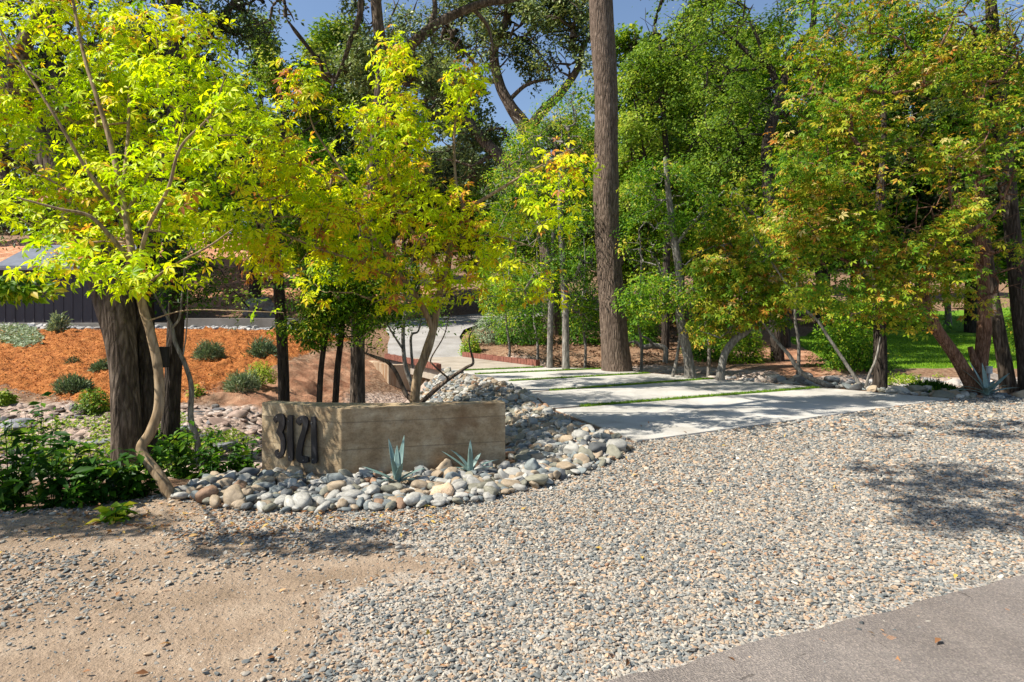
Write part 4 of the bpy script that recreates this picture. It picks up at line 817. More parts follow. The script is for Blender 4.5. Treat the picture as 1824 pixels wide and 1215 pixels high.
tree('fallen_branch', 'bare grey branch curving up from the cobbles at the right end of the driveway', 'branch', None,
 [lb((1492, 700, 13.3, .06), (1470, 686, 13.4, .055), (1440, 672, 13.5, .05), (1420, 655, 13.6, .05), (1405, 632, 13.7, .042), (1385, 610, 13.8, .035), (1370, 590, 13.9, .03), (1352, 565, 14.0, .02), (1330, 540, 14.1, .012))],
 [(1380, 545, 14.0, 50, 40, .4, 12), (1330, 520, 14.0, 40, 40, .4, 8)], 'palm', 9, .3, .11, .42, .15, 'autumn', 'grey', rt=.004, rough=.08, sides=9, seg=.3)
tree('leaning_sapling', 'long thin grey stem leaning left over the bare dirt path', 'tree', None,
 [lb((1543, 704, 12.9, .045), (1528, 680, 13.0, .04), (1505, 645, 13.1, .036), (1475, 600, 13.2, .032), (1455, 570, 13.3, .03), (1428, 545, 13.4, .026), (1390, 490, 13.5, .02), (1350, 430, 13.6, .014), (1310, 350, 13.7, .008)),
  lb((1541, 694, 12.9, .028), (1548, 668, 12.9, .026), (1560, 640, 12.9, .022), (1568, 600, 12.9, .012))],
 [(1370, 430, 13.5, 60, 50, .5, 14), (1320, 350, 13.6, 50, 40, .5, 10), (1440, 560, 13.3, 30, 20, .3, 4)], 'palm', 10, .32, .11, .45, .15, 'autumn', 'grey', rt=.004, rough=.06, sides=9, seg=.3)
tree('dead_log', 'twisted grey dead branches lying on the dark bank right of the tall straight trunk', 'log', None,
 [lb((1185, 622, 20.5, .09), (1165, 616, 20.6, .10), (1145, 618, 20.8, .08), (1130, 609, 20.8, .05), (1118, 612, 20.9, .03)), lb((1165, 618, 20.6, .06), (1155, 604, 20.3, .04), (1140, 597, 20.2, .02))], [], 'leaf', 1, .1, .1, .5, .1, 'green', 'grey', rough=.15, sides=9, flare=0, sink=.02)
# --- small trees around the bridge
tree('young_tree', 'thin stem with sparse green leaves growing up from the creek beside the bridge', 'tree', 'creek saplings by the bridge',
 [lb((745, 720, 12.5, .055), (735, 690, 12.5, .05), (722, 650, 12.5, .045), (718, 600, 12.5, .04), (722, 550, 12.5, .03), (735, 490, 12.5, .02)), lb((720, 625, 12.5, .03), (700, 595, 12.3, .02), (680, 560, 12.2, .012)), lb((735, 655, 12.6, .03), (732, 600, 12.6, .028), (745, 590, 12.6, .02), (752, 560, 12.6, .014))],
 [(700, 560, 12.4, 60, 40, .5, 18), (760, 560, 12.6, 60, 30, .5, 12), (720, 500, 12.6, 60, 40, .6, 14)], 'leaf', 26, .3, .06, .5, .2, 'green', 'grey', rt=.004, rough=.05, sides=8, seg=.3)
tree('manzanita_shrub', 'crooked dark bare branches spreading over the cobbles behind the wall', 'shrub', 'creek saplings by the bridge',
 [lb((738, 728, 9.2, .045), (722, 700, 9.2, .035), (706, 665, 9.2, .03), (690, 645, 9.2, .028), (668, 636, 9.2, .024), (648, 628, 9.2, .012)),
  lb((745, 722, 9.2, .04), (775, 695, 9.3, .036), (800, 675, 9.3, .03), (830, 655, 9.3, .025), (843, 646, 9.3, .022), (837, 620, 9.3, .016), (836, 600, 9.3, .012), (848, 580, 9.3, .006)),
  lb((800, 675, 9.3, .018), (772, 650, 9.2, .014), (768, 638, 9.2, .012), (790, 600, 9.1, .01), (800, 565, 9, .006))],
 [(845, 580, 9.3, 25, 18, .15, 5), (800, 575, 9.1, 25, 25, .2, 4), (662, 610, 9.2, 35, 20, .2, 6)], 'leaf', 10, .13, .05, .4, .25, 'green', 'oak', rt=.003, rough=.08, sides=8, seg=.15)

# ---------------------------------------------------------------- background trees: four kinds, copied
def make_bg(name, kind, n, hgt, lmat, bmat, tone, size, per, shape):
    per = int(per*.95); size *= 1.2; n = int(n*2)
    """tree at the origin: returns (trunk mesh object, crown mesh object)"""
    T_ = []
    for i in range(n):
        a = RNG.uniform(0, 2*PI); f = RNG.uniform(0, 1)
        if shape == 'round': z = hgt*(.32+.66*f); rr = hgt*.34*math.sin(PI*min(1, .12+f*.85))**.6
        elif shape == 'tall': z = hgt*(.26+.72*f); rr = hgt*.19*math.sin(PI*min(1, .15+f*.8))**.7
        else: z = hgt*(.24+.74*f); rr = hgt*.19*(1.02-f)+.2
        rr *= RNG.uniform(.1, 1)**.5; T_.append((math.cos(a)*rr, math.sin(a)*rr, z))
    T_ = np.array(T_); tb = Tubes(); r0 = hgt*.016
    top = .93 if shape != 'round' else .6
    main = np.array([(0, 0, -.5, r0*1.3), (.02*hgt*random.uniform(-1, 1), 0, .2*hgt, r0), (.03*hgt*random.uniform(-1, 1), .02*hgt, .45*hgt, r0*.75), (.03*hgt*random.uniform(-1, 1), 0, top*hgt, r0*.25)])
    tb.add(main, 10, 5, .08); grow(tb, [main], T_, .012 if hgt > 10 else .008, seg=1.0, sides=4)
    f = gaps(foliage(T_, T_, per, hgt*.045, size, tone, .22), hgt*.11, .475, len(name)*3.3)
    cr = leaves('crown', kind, *f, LM[lmat], None, (0, 0, 0)); tr = tb.build('trunk', BM[bmat])
    return tr, cr
PROTO = {
 'dark': make_bg('dark', 'quad', 210, 12, 'oak', 'dark', .35, .15, 130, 'round'),
 'green': make_bg('green', 'quad', 190, 10, 'green', 'grey', .42, .14, 130, 'round'),
 'light': make_bg('light', 'quad', 190, 12, 'light', 'dark', .48, .14, 120, 'tall'),
 'pine': make_bg('pine', 'quad', 210, 16, 'far', 'dark', .45, .17, 120, 'cone'),
 'grey': make_bg('grey', 'quad', 190, 11, 'far', 'oak', .6, .16, 120, 'round')}
used = set()
KN = {'dark': ('oak_tree', 'dark round oak'), 'green': ('maple_tree', 'mid-green leafy tree'), 'light': ('alder_tree', 'pale yellow-green tree'), 'pine': ('pine_tree', 'tall dusky pine'), 'grey': ('grey_oak_tree', 'grey-green tree')}
BG = [  # px, Y, kind, scale, where
 (455, 36, 'light', 1.15, 'airy, above the low retaining wall'), (615, 38, 'light', 1.25, 'airy, rising left of the upper road'), (740, 44, 'grey', 1.35, 'tall, behind the bend of the upper road'), (250, 34, 'dark', 1.1, 'behind the massive leaning oak, near the shed'),
 (575, 32, 'green', .8, 'left of the foot of the upper road'), (1075, 27, 'green', .72, 'just behind the tall straight trunk, low and bright'), (1150, 25, 'light', .6, 'short and bright between the tall trunk and the white-barked tree'), (1400, 24, 'light', .6, 'short and bright at the top corner of the dirt path'),
 (1250, 29, 'light', 1.15, 'tall between the sparse olive oak and the white-barked tree'), (1345, 31, 'green', 1.25, 'tall behind the sparse olive oak'), (1470, 37, 'light', 1.1, 'standing by the dirt path at the lawn edge'), (1545, 41, 'green', 1.45, 'tall behind the round bush on the lawn'),
 (1640, 38, 'dark', 1.2, 'on the lawn behind the leaning reddish tree'), (1730, 42, 'light', 1.4, 'on the lawn behind the big agave'), (1815, 37, 'green', 1.45, 'on the lawn at the right edge'), (1120, 31, 'light', 1.0, 'behind the right side of the tall straight trunk'),
 (560, 41, 'dark', .75, 'left of the upper road, below the red slope'),
 (-60, 33, 'dark', 1.0, 'behind the dark shed at the far left edge'), (60, 46, 'dark', 1.05, 'on the slope above the shed roof'), (190, 42, 'grey', 1., 'beyond the massive leaning oak'), (300, 50, 'pine', .95, 'behind the left lime-green tree'),
 (390, 60, 'dark', 1.1, 'at the top of the bare red slope, left side'), (480, 64, 'grey', 1.1, 'at the top of the bare red slope'), (560, 58, 'pine', .9, 'above the bare red slope, right side'), (640, 50, 'dark', .95, 'behind the dense young oaks'),
 (720, 46, 'green', .85, 'above the top of the upper road'), (800, 52, 'grey', 1.0, 'behind the upper road where it bends'), (870, 40, 'green', .75, 'right of the upper road'), (930, 33, 'green', .62, 'on the dark bank above the bridge'), (985, 36, 'dark', .75, 'behind the thin pale grey trunk'), (1045, 42, 'green', .9, 'directly behind the tall straight trunk'),
 (1110, 38, 'dark', .8, 'right behind the tall straight trunk'), (1170, 34, 'green', .7, 'behind the white-barked tree'), (1240, 44, 'grey', 1.0, 'up the bank behind the white-barked tree'), (1290, 36, 'green', .62, 'behind the low leaning yellow-green tree'), (1340, 52, 'pine', 1., 'at the top of the bare dirt path'), (1400, 45, 'green', .9, 'right beside the top of the dirt path'),
 (1460, 36, 'dark', .8, 'at the back edge of the lawn, left part'), (1520, 48, 'light', .9, 'behind the back of the lawn'), (1600, 42, 'dark', .9, 'at the middle of the lawn back edge'), (1690, 46, 'green', 1., 'behind the leaning reddish tree'), (1770, 38, 'green', .85, 'at the lawn back edge beyond the agave'), (1860, 40, 'dark', 1., 'at the far right beyond the lawn'),
 (330, 78, 'pine', 1.1, 'on the skyline above the red slope'), (700, 76, 'pine', .85, 'on the skyline left of the forked oak'), (860, 80, 'grey', 1.05, 'on the skyline under the forked oak'), (1010, 75, 'pine', .95, 'on the skyline behind the tall straight trunk'), (1150, 78, 'grey', 1.2, 'on the skyline right of the tall straight trunk'), (1290, 74, 'pine', 1.05, 'on the skyline behind the sparse olive oak'),
 (1420, 70, 'grey', 1.2, 'on the skyline above the dirt path'), (1580, 70, 'pine', 1.2, 'on the skyline above the lawn'), (1750, 68, 'grey', 1.1, 'on the skyline at the right'), (150, 72, 'dark', 1.2, 'on the skyline above the shed'), (-80, 60, 'grey', 1.2, 'on the skyline at the far left'), (1920, 62, 'dark', 1.2, 'on the skyline at the far right')]
for k, (px, Yd, kd, sc, wh) in enumerate(BG):
    x = (px-CX)/F*Yd; z = hg(x, Yd)-.1; nm, ds = KN[kd]
    r = root(nm, (x, Yd, z), f'{ds} {wh}', 'tree', 'woods beyond the driveway'); tr, cr = PROTO[kd]
    if kd not in used: used.add(kd); parts = [tr, cr]
    else:
        parts = []
        for o in (tr, cr):
            c = o.copy(); C.objects.link(c); parts.append(c)
    for o in parts: o.parent = r; o.location = (0, 0, 0)
    r.rotation_euler = (0, 0, k*2.399); s_ = sc*1.22*(1+.06*math.sin(k*3.1)); r.scale = (s_*1.05, s_*1.05, s_)
# far-off wood, one mass behind the skyline trees
def far_wood():
    n = 90000; x = RNG.uniform(-150, 150, n); y = 95+RNG.uniform(0, 25, n)-np.abs(x)*.12; zt = HG(x, y)
    hh = 5+7*fbm(x*.12, y*.12, 41, 4); z = zt+hh*RNG.uniform(0, 1, n)**.7
    pos = np.c_[x, y, z]; nr = RNG.normal(0, .6, (n, 3))+np.array([-.3, -.5, .7])
    o = leaves('far_wood', 'quad', pos, nr, RNG.normal(size=(n, 3)), RNG.uniform(.5, 1.1, n), .35+RNG.normal(0, .2, n), LM['far'], None, (0, 0, 0)); tag(o, kind='stuff')
far_wood()
# tree standing behind-left of the photographer: its limbs shade the ground
def overhead(name, base, top, cl, label):
    b = np.array(base); r = root(name, base, label, 'tree', 'trees shading the verge'); tb = Tubes(); L0 = np.array([(b[0], b[1], -.2, .22), (b[0]+.1, b[1], 2, .2), (b[0]+.3, b[1]+.3, 4.5, .17), (*top, .1)])
    tb.add(L0, 14, 5, .08); T_ = np.concatenate([np.array(c)[None]+RNG.normal(0, 1, (n, 3))*np.array(s) for c, s, n in cl])
    grow(tb, [L0], T_, .006, seg=.4)
    f = foliage(T_, T_, 110, .26, .11, .45, .2, .75, .35); leaves('crown', 'leaf', *f, LM['green'], r, base); tb.build('trunk', BM['oak'], r, base)
def above(pts, h, sg, n):
    return [((gx_-.814*h, gy_-.204*h, h+random.uniform(-.3, .3)), sg, n) for gx_, gy_ in pts]
overhead('oak_tree', (3.2, -4.2, 0), (.4, -.6, 8.6), above([(7.4, 8.75), (6.4, 8.1), (5.6, 6.35), (4.9, 5.85), (4.5, 5.6), (4.35, 5.1), (4.0, 4.75)], 8.5, (.8, .028, .05), 6), 'oak just behind the camera casting branch shadows on the gravel')
overhead('oak_tree', (-12.5, 7.2, 0), (-8.5, 7.5, 9.4), above([(4.6, 10.4), (5.6, 10.7), (6.6, 11.1), (4.2, 9.8), (5.4, 11.6), (4.9, 12.9), (7.0, 11.4)], 8.6, (.55, .07, .1), 7)+above([(.8, 13.6), (2.4, 14.9), (0, 15.4), (1.4, 16.2)], 10.3, (.6, .1, .12), 8), 'tall oak outside the left edge shading the driveway slabs')
overhead('oak_tree', (-9.5, 2.0, 0), (-8, 3, 5.2), [((-6.9, 3.7, 4.6), (.7, .04, .06), 4), ((-8.2, 3.9, 5.0), (.6, .10, .2), 4), ((-9.2, 5.8, 5.6), (1.1, .6, .4), 18), ((-5.15, 6.2, 1.85), (.22, .1, .05), 5), ((-5.0, 3.5, 4.0), (.5, .04, .08), 4)], 'oak outside the left edge shading the dirt verge')

# ---------------------------------------------------------------- shrubs and low plants
def shrub(name, label, px, py, rpx, hpx, kind, lmat, n, size, tone, cat='shrub', group=None, Yd=None, stems=7, tvar=.2, updn=.8, spiky=False):
    if Yd: x, y = (px-CX)/F*Yd, Yd
    else: x, y = gp(px, py)
    z = hg(x, y); rx = rpx/F*y; hh = hpx/F*y; r = root(name, (x, y, z), label, cat, group)
    u = RNG.normal(size=(n, 3)); u /= np.linalg.norm(u, axis=1, keepdims=True); u[:, 2] = np.abs(u[:, 2]); q = RNG.uniform(.25, 1, (n, 1))**.5
    bumpy = 1+.35*(vn(u[:, 0]*2.3+px, u[:, 1]*2.3+u[:, 2]*2, 7)-.5)*2
    v = u*q*bumpy[:, None]; pos = np.array([x, y, z])+v*np.array([rx, rx*.9, hh])
    nr = u*.8+np.array([-.2, -.3, updn])*.7+RNG.normal(0, .4, (n, 3)); fw = u*1.0+np.array([0, 0, .5 if spiky else -.1])+RNG.normal(0, .4, (n, 3))
    if spiky: nr = RNG.normal(size=(n, 3))
    tt = tone+RNG.normal(0, tvar, n)+.25*(vn(v[:, 0]*4+px, v[:, 2]*4+v[:, 1]*3, 3)-.5)
    leaves('foliage', kind, pos, nr, fw, size*RNG.uniform(.6, 1.3, n), tt, LM[lmat], r, (x, y, z))
    tb = Tubes()
    for i in range(stems):
        a = i/stems*2*PI+.4; tb.add([(x, y, z-.05, .012*max(1, hh)), (x+math.cos(a)*rx*.3, y+math.sin(a)*rx*.3, z+hh*.4, .008*max(1, hh)), (x+math.cos(a)*rx*.7, y+math.sin(a)*rx*.7, z+hh*.8, .003)], 5, 2)
    tb.build('stem', BM['oak'], r, (x, y, z))
    return r
G1 = 'low shrubs on the orange mulch bank'
shrub('rosemary_shrub', 'grey-green mounded shrub lowest left on the orange mulch bank', 134, 700, 27, 26, 'needle', 'grey', 1800, .12, .35, group=G1, spiky=True)
shrub('low_shrub', 'green and rusty tinged shrub just right of the grey-green mound', 165, 735, 30, 42, 'quad', 'light', 1600, .055, .35, group=G1)
shrub('rosemary_shrub', 'small grey-green shrub touching the left side of the massive oak', 181, 659, 15, 16, 'needle', 'grey', 900, .12, .3, group=G1, spiky=True)
shrub('rosemary_shrub', 'grey-green mound right of the thin grey sapling on the mulch bank', 374, 638, 27, 28, 'needle', 'grey', 1800, .13, .4, group=G1, spiky=True)
shrub('rosemary_shrub', 'low green mound beside the slim straight dark trunk', 470, 634, 30, 28, 'needle', 'grey', 2000, .14, .25, group=G1, spiky=True)
shrub('dusty_shrub', 'dusty olive shrub on the bare soil below the mulch', 430, 702, 26, 34, 'needle', 'grey', 1700, .12, .65, group=G1, spiky=True)
shrub('bright_shrub', 'bright green feathery shrub uppermost on the bare soil slope', 465, 688, 26, 40, 'quad', 'light', 2000, .05, .7, group=G1)
shrub('bright_shrub', 'bright green small shrub at the left edge of the mulch bank', 10, 720, 18, 24, 'quad', 'light', 900, .06, .55, group=G1)
shrub('weed_clump', 'small bright weeds right of the thin grey sapling', 348, 708, 13, 18, 'quad', 'light', 400, .05, .6, group=G1)
shrub('dead_shrub', 'small dark withered shrub in the middle of the mulch bank', 130, 650, 12, 11, 'needle', 'far', 240, .09, .1, group=G1, spiky=True)
shrub('sage_plant', 'upright pale green plant against the left shed wall', 65, 578, 8, 22, 'slim', 'grey', 260, .18, .7, 'plant', G1, spiky=True)
shrub('sage_plant', 'taller pale green bushy plant right of the upright one by the shed', 104, 592, 14, 34, 'slim', 'grey', 600, .18, .75, 'plant', G1, spiky=True)
shrub('small_weed', 'tiny green weed on the cobble strip under the low retaining wall', 415, 594, 7, 12, 'quad', 'grey', 120, .07, .7, 'plant', G1)
shrub('round_bush', 'rounded leafy bush at the left edge of the lawn behind the driveway', 1522, 664, 62, 108, 'leaf', 'green', 9000, .09, .42, 'bush', None, Yd=18.2)
shrub('dark_bush', 'dark green bush behind the leaning peeling trunk', 1255, 655, 45, 75, 'leaf', 'green', 5000, .09, .25, 'bush', None, Yd=21)
shrub('yellow_bush', 'yellow-green bush right of the leaning peeling trunk', 1325, 640, 40, 72, 'leaf', 'green', 4000, .09, .55, 'bush', None, Yd=20)
shrub('low_bush', 'pale green bush on the dark bank just right of the upper road', 880, 600, 42, 60, 'leaf', 'grey', 3600, .10, .6, 'bush', None, Yd=25)
shrub('low_bush', 'green bush at the corner of the upper road and the red curb', 838, 628, 20, 34, 'leaf', 'green', 1500, .09, .6, 'bush', None, Yd=23.5)
shrub('dark_bush', 'dense dark green bush above the right bridge curb', 935, 610, 50, 110, 'leaf', 'green', 6500, .10, .3, 'bush', None, Yd=24)
shrub('dark_bush', 'dark green bush between the two thin trunks and the tall straight trunk', 1035, 620, 42, 130, 'leaf', 'green', 6500, .10, .3, 'bush', None, Yd=24.5)
shrub('low_bush', 'mid-green bush right behind the tall straight trunk', 1140, 620, 34, 80, 'leaf', 'green', 4000, .10, .35, 'bush', None, Yd=24)
shrub('round_bush', 'green bush at the right edge of the lawn', 1840, 622, 60, 120, 'leaf', 'green', 6000, .10, .5, 'bush', None, Yd=24)
shrub('juniper_shrub', 'low dark juniper beside the big agave', 1660, 704, 34, 20, 'needle', 'green', 1500, .13, .15, 'shrub', None, Yd=12.4, spiky=True)
# leafy undergrowth at lower left
def leafy_plant(label, px, py, rpx, hpx, n, tone, Yd=None):
    n = max(4, int(n*.48)); hpx *= .88 if px < 150 else 1
    x, y = gp(px, py) if Yd is None else ((px-CX)/F*Yd, Yd)
    z = hg(x, y); rx = rpx/F*y; hh = hpx/F*y; r = root('leafy_plant', (x, y, z), label, 'plant', 'undergrowth on the creek bank'); tb = Tubes(); Ps = []; 
    for i in range(n):
        a = RNG.uniform(0, 2*PI); rr = rx*RNG.uniform(0, 1)**.6; tip = np.array([x+math.cos(a)*rr, y+math.sin(a)*rr*.8, z+hh*RNG.uniform(.4, 1.)*(1-.4*(rr/rx)**2)])
        b0 = np.array([x+math.cos(a)*rr*.5, y+math.sin(a)*rr*.4, z-.03]); mid = (b0+tip)/2+np.array([0, 0, .05*hh])
        tb.add([(*b0, .006), (*mid, .004), (*tip, .002)], 4, 2)
        for f in np.linspace(.08, 1, 8): Ps += [b0+(tip-b0)*f+RNG.normal(0, .02, 3)]*3
    Ps = np.array(Ps); m_ = len(Ps); th = RNG.uniform(0, 2*PI, m_); fw = np.c_[np.cos(th), np.sin(th), RNG.normal(-.15, .25, m_)]
    leaves('foliage', 'leaf', Ps, np.array([-.1, -.2, 1])+RNG.normal(0, .35, (m_, 3)), fw, .125*RNG.uniform(.45, 1.3, m_), tone-.16+RNG.normal(0, .2, m_), LM['green'], r, (x, y, z))  # leaf tone lowered to put the creek bank's shade into the colour
    tb.build('stem', LM['green'], r, (x, y, z))
for a in [('tall dark leafy plant at the bottom left corner of the creek bank', 25, 905, 60, 190, 34, .22), ('wide leafy plant second from the left edge on the creek bank', 105, 905, 70, 170, 38, .2),
          ('leafy plant in shade below the massive oak trunk', 190, 895, 60, 120, 34, .2), ('leafy plant just left of the bent tan trunk', 255, 885, 45, 110, 30, .28), ('sunlit leafy plant right behind the bent tan trunk', 325, 850, 60, 120, 40, .42),
          ('leafy plant between the bent tan trunk and the numbered wall', 395, 850, 50, 90, 30, .35), ('tall leafy sprig against the pale rocks of the creek', 80, 850, 50, 170, 22, .25), ('low leafy plant touching the left end of the numbered wall', 440, 835, 24, 70, 14, .3),
          ('bushy leafy plant between the massive oak and the straight dark oak', 290, 815, 40, 75, 24, .4)]:
    leafy_plant(*a)
# seedling on the verge
leafy_plant('tiny pale green seedling alone on the dirt verge', 202, 928, 12, 42, 4, .8)
# grey-green ground cover on the bank and weeds in the creek
def cover(name, polyp, n, kind, lmat, size, tone, hgt):
    p = np.array(gpoly(polyp)); lo, hi = p.min(0), p.max(0); q = RNG.uniform(lo, hi, (n*6, 2)); q = q[(sdf(p, q[:, 0], q[:, 1]) < 0) & (fbm(q[:, 0]*1.2, q[:, 1]*1.2, 13, 3) > .47)][:n]
    pos = np.c_[q, HG(q[:, 0], q[:, 1])+RNG.uniform(0, hgt, len(q))]; m_ = len(q)
    o = leaves(name, kind, pos, RNG.normal(0, .5, (m_, 3))+np.array([0, -.3, 1]), RNG.normal(size=(m_, 3)), size*RNG.uniform(.6, 1.3, m_), tone+RNG.normal(0, .2, m_), LM[lmat], None, (0, 0, 0)); tag(o, kind='stuff'); return o
cover('ground_cover', [(0, 583), (60, 590), (80, 610), (40, 625), (0, 612)], 5000, 'quad', 'grey', .09, .75, .16)
cover('creek_weeds', [(0, 770), (240, 740), (400, 760), (460, 790), (300, 840), (0, 850)], 5200, 'quad', 'light', .06, .6, .14)
cover('creek_weeds', [(1560, 672), (1700, 672), (1690, 690), (1560, 690)], 900, 'quad', 'light', .08, .6, .12)
cover('hillside_scrub', [(330, 565), (560, 565), (570, 470), (380, 455), (300, 500)], 1500, 'quad', 'light', .2, .4, .35)
LM['mulch'] = leafmat('mulch_chip', [(0, (.10, .035, .015)), (.35, (.36, .12, .03)), (.7, (.62, .24, .07)), (1, (.66, .42, .22))], .02, 1, .9, .1)
def chips():
    p = np.array(MULCH[1:-1]); lo, hi = p.min(0), p.max(0); q = RNG.uniform(lo, hi, (120000, 2)); q = q[sdf(MULCH, q[:, 0], q[:, 1]) < .25+.3*(fbm(q[:, 0], q[:, 1], 71, 3)-.5)][:46000]; m_ = len(q)
    pos = np.c_[q, HG(q[:, 0], q[:, 1])+RNG.uniform(0, .015, m_)]
    tag(leaves('mulch_chips', 'quad', pos, RNG.normal(0, .75, (m_, 3))+np.array([0, 0, .7]), RNG.normal(size=(m_, 3)), RNG.uniform(.015, .055, m_), .5+RNG.normal(0, .13, m_), LM['mulch'], None, (0, 0, 0)), kind='stuff')
chips()
cover('leaf_litter', [(900, 640), (1300, 650), (1340, 560), (1150, 575), (900, 600)], 9000, 'quad', 'litter', .12, .4, .06)
# lawn blades
LW = np.array(LAWN); q = RNG.uniform((5, 17), (30, 34), (160000, 2)); q = q[(sdf(LW, q[:, 0], q[:, 1]) < -.05)][:60000]; n = len(q); z = HG(q[:, 0], q[:, 1])
th = RNG.uniform(0, 2*PI, n); hh = .06*RNG.uniform(.5, 1.4, n); dx = np.cos(th)*.012; dy = np.sin(th)*.012
V = np.stack([np.c_[q[:, 0]-dx, q[:, 1]-dy, z], np.c_[q[:, 0]+dx, q[:, 1]+dy, z], np.c_[q[:, 0]+RNG.normal(0, .02, n), q[:, 1]+RNG.normal(0, .02, n), z+hh]], 1).reshape(-1, 3)
tag(mesh_np('lawn_grass', V, np.arange(3*n).reshape(n, 3), M_turf, None, {'tone': np.repeat(RNG.uniform(.2, 1, n), 3)}), kind='stuff')

# ---------------------------------------------------------------- agaves and garden light
M_agave = None
def agave_mat():
    m, nt, b = newmat('agave_leaf'); co = coords(nt); n = noise(nt, co, 5, 5)
    c = ramp(nt, n.outputs['Fac'], [(.3, (.10, .17, .15)), (.7, (.26, .36, .32))]); L(nt, c, b.inputs['Base Color']); b.inputs['Roughness'].default_value = .45; return m
M_agave = agave_mat()
def agave(label, px, py, Yd, specs, h):
    x = (px-CX)/F*Yd; z = hg(x, Yd); z += .05; h *= .88; r = root('agave', (x, Yd, z), label, 'agave', 'blue-green agaves')
    for (az, el, ln, curl) in specs:
        n = 9; V = []; Fs = []; a = math.radians(az); e = math.radians(el); d = np.array([math.cos(a), math.sin(a), 0]); sd = np.array([-math.sin(a), math.cos(a), 0])
        pos = np.array([0., 0., 0]); ang = e
        for i in range(n+1):
            t = i/n; wd = h*.20*(1.15*(t+.12)**.35*(1-t)**.75+.02) if t < 1 else .001
            up = np.array([0, 0, 1])*math.cos(ang)-d*math.sin(ang); th = .02*h*(1-t)+.001
            V += [pos-sd*wd+up*wd*.45, pos-up*th, pos+sd*wd+up*wd*.45, pos+up*th*.2]
            st = ln*h/n; pos = pos+(d*math.cos(ang)+np.array([0, 0, 1])*math.sin(ang))*st; ang -= math.radians(curl)/n
        for i in range(n):
            for k in range(4): Fs.append((4*i+k, 4*i+(k+1) % 4, 4*i+4+(k+1) % 4, 4*i+4+k))
        mb = MB(); mb.raw(V, Fs); o = mb.build('leaf', M_agave, r, smooth=True)
        s = o.modifiers.new('s', 'SUBSURF'); s.levels = s.render_levels = 1
agave('spiky blue-green agave on the cobbles in front of the middle of the wall', 707, 855, 5.62, [(172, 28, 1.0, 10), (200, 38, .8, 25), (100, 75, .95, 8), (70, 68, 1.2, -10), (258, 70, .8, 10), (300, 62, .75, 15), (20, 35, .8, 25), (340, 25, .55, 20), (130, 70, 1.15, 5), (230, 30, .5, 20)], .42)
agave('thin blue-green agave on the cobbles at the right end of the wall', 838, 836, 5.98, [(165, 35, 1.15, 5), (150, 55, 1.0, 35), (95, 80, 1.0, 5), (270, 78, .85, 5), (15, 32, 1.0, 25), (340, 30, .85, 30), (60, 50, .8, 25), (200, 30, .6, 20)], .36)
agave('big grey-blue agave under the leaning reddish tree', 1757, 705, 11.7, [(178, 22, 1.3, 35), (165, 40, .9, 50), (125, 68, 1.3, 5), (150, 62, 1.15, 25), (90, 80, 1.15, 0), (35, 45, 1.1, 45), (20, 33, 1.45, 5), (5, 20, 1.3, 20), (270, 60, .7, 30), (230, 45, .7, 40), (310, 50, .8, 40), (60, 68, 1.0, 10)], .62)
# garden light
def gl_():
    c = P(1762, 660, 12.0); z = hg(c[0], 12.0); r = root('garden_light', (c[0], 12.0, z), 'small grey cylindrical garden light standing in the big agave', 'light')
    M1 = simple('light_grey_metal', (.34, .38, .40), .45, 12, .2)
    def cyl(name, r0, z0, z1, nn=20, r1=None):
        mb = MB(); r1 = r1 or r0; mb.raw([(rr*math.cos(a), rr*math.sin(a), zz) for rr, zz in ((r0, z0), (r1, z1)) for a in np.arange(nn)*2*PI/nn], [tuple(range(nn))[::-1], tuple(range(nn, 2*nn))]+[(i, (i+1) % nn, nn+(i+1) % nn, nn+i) for i in range(nn)])
        return mb.build(name, M1, r, bevel=.004)
    h_ = c[2]-z
    cyl('post', .018, 0, h_-.06); cyl('lamp_body', .055, h_-.06, h_+.06); cyl('cap', .062, h_+.062, h_+.085, r1=.058)
gl_()

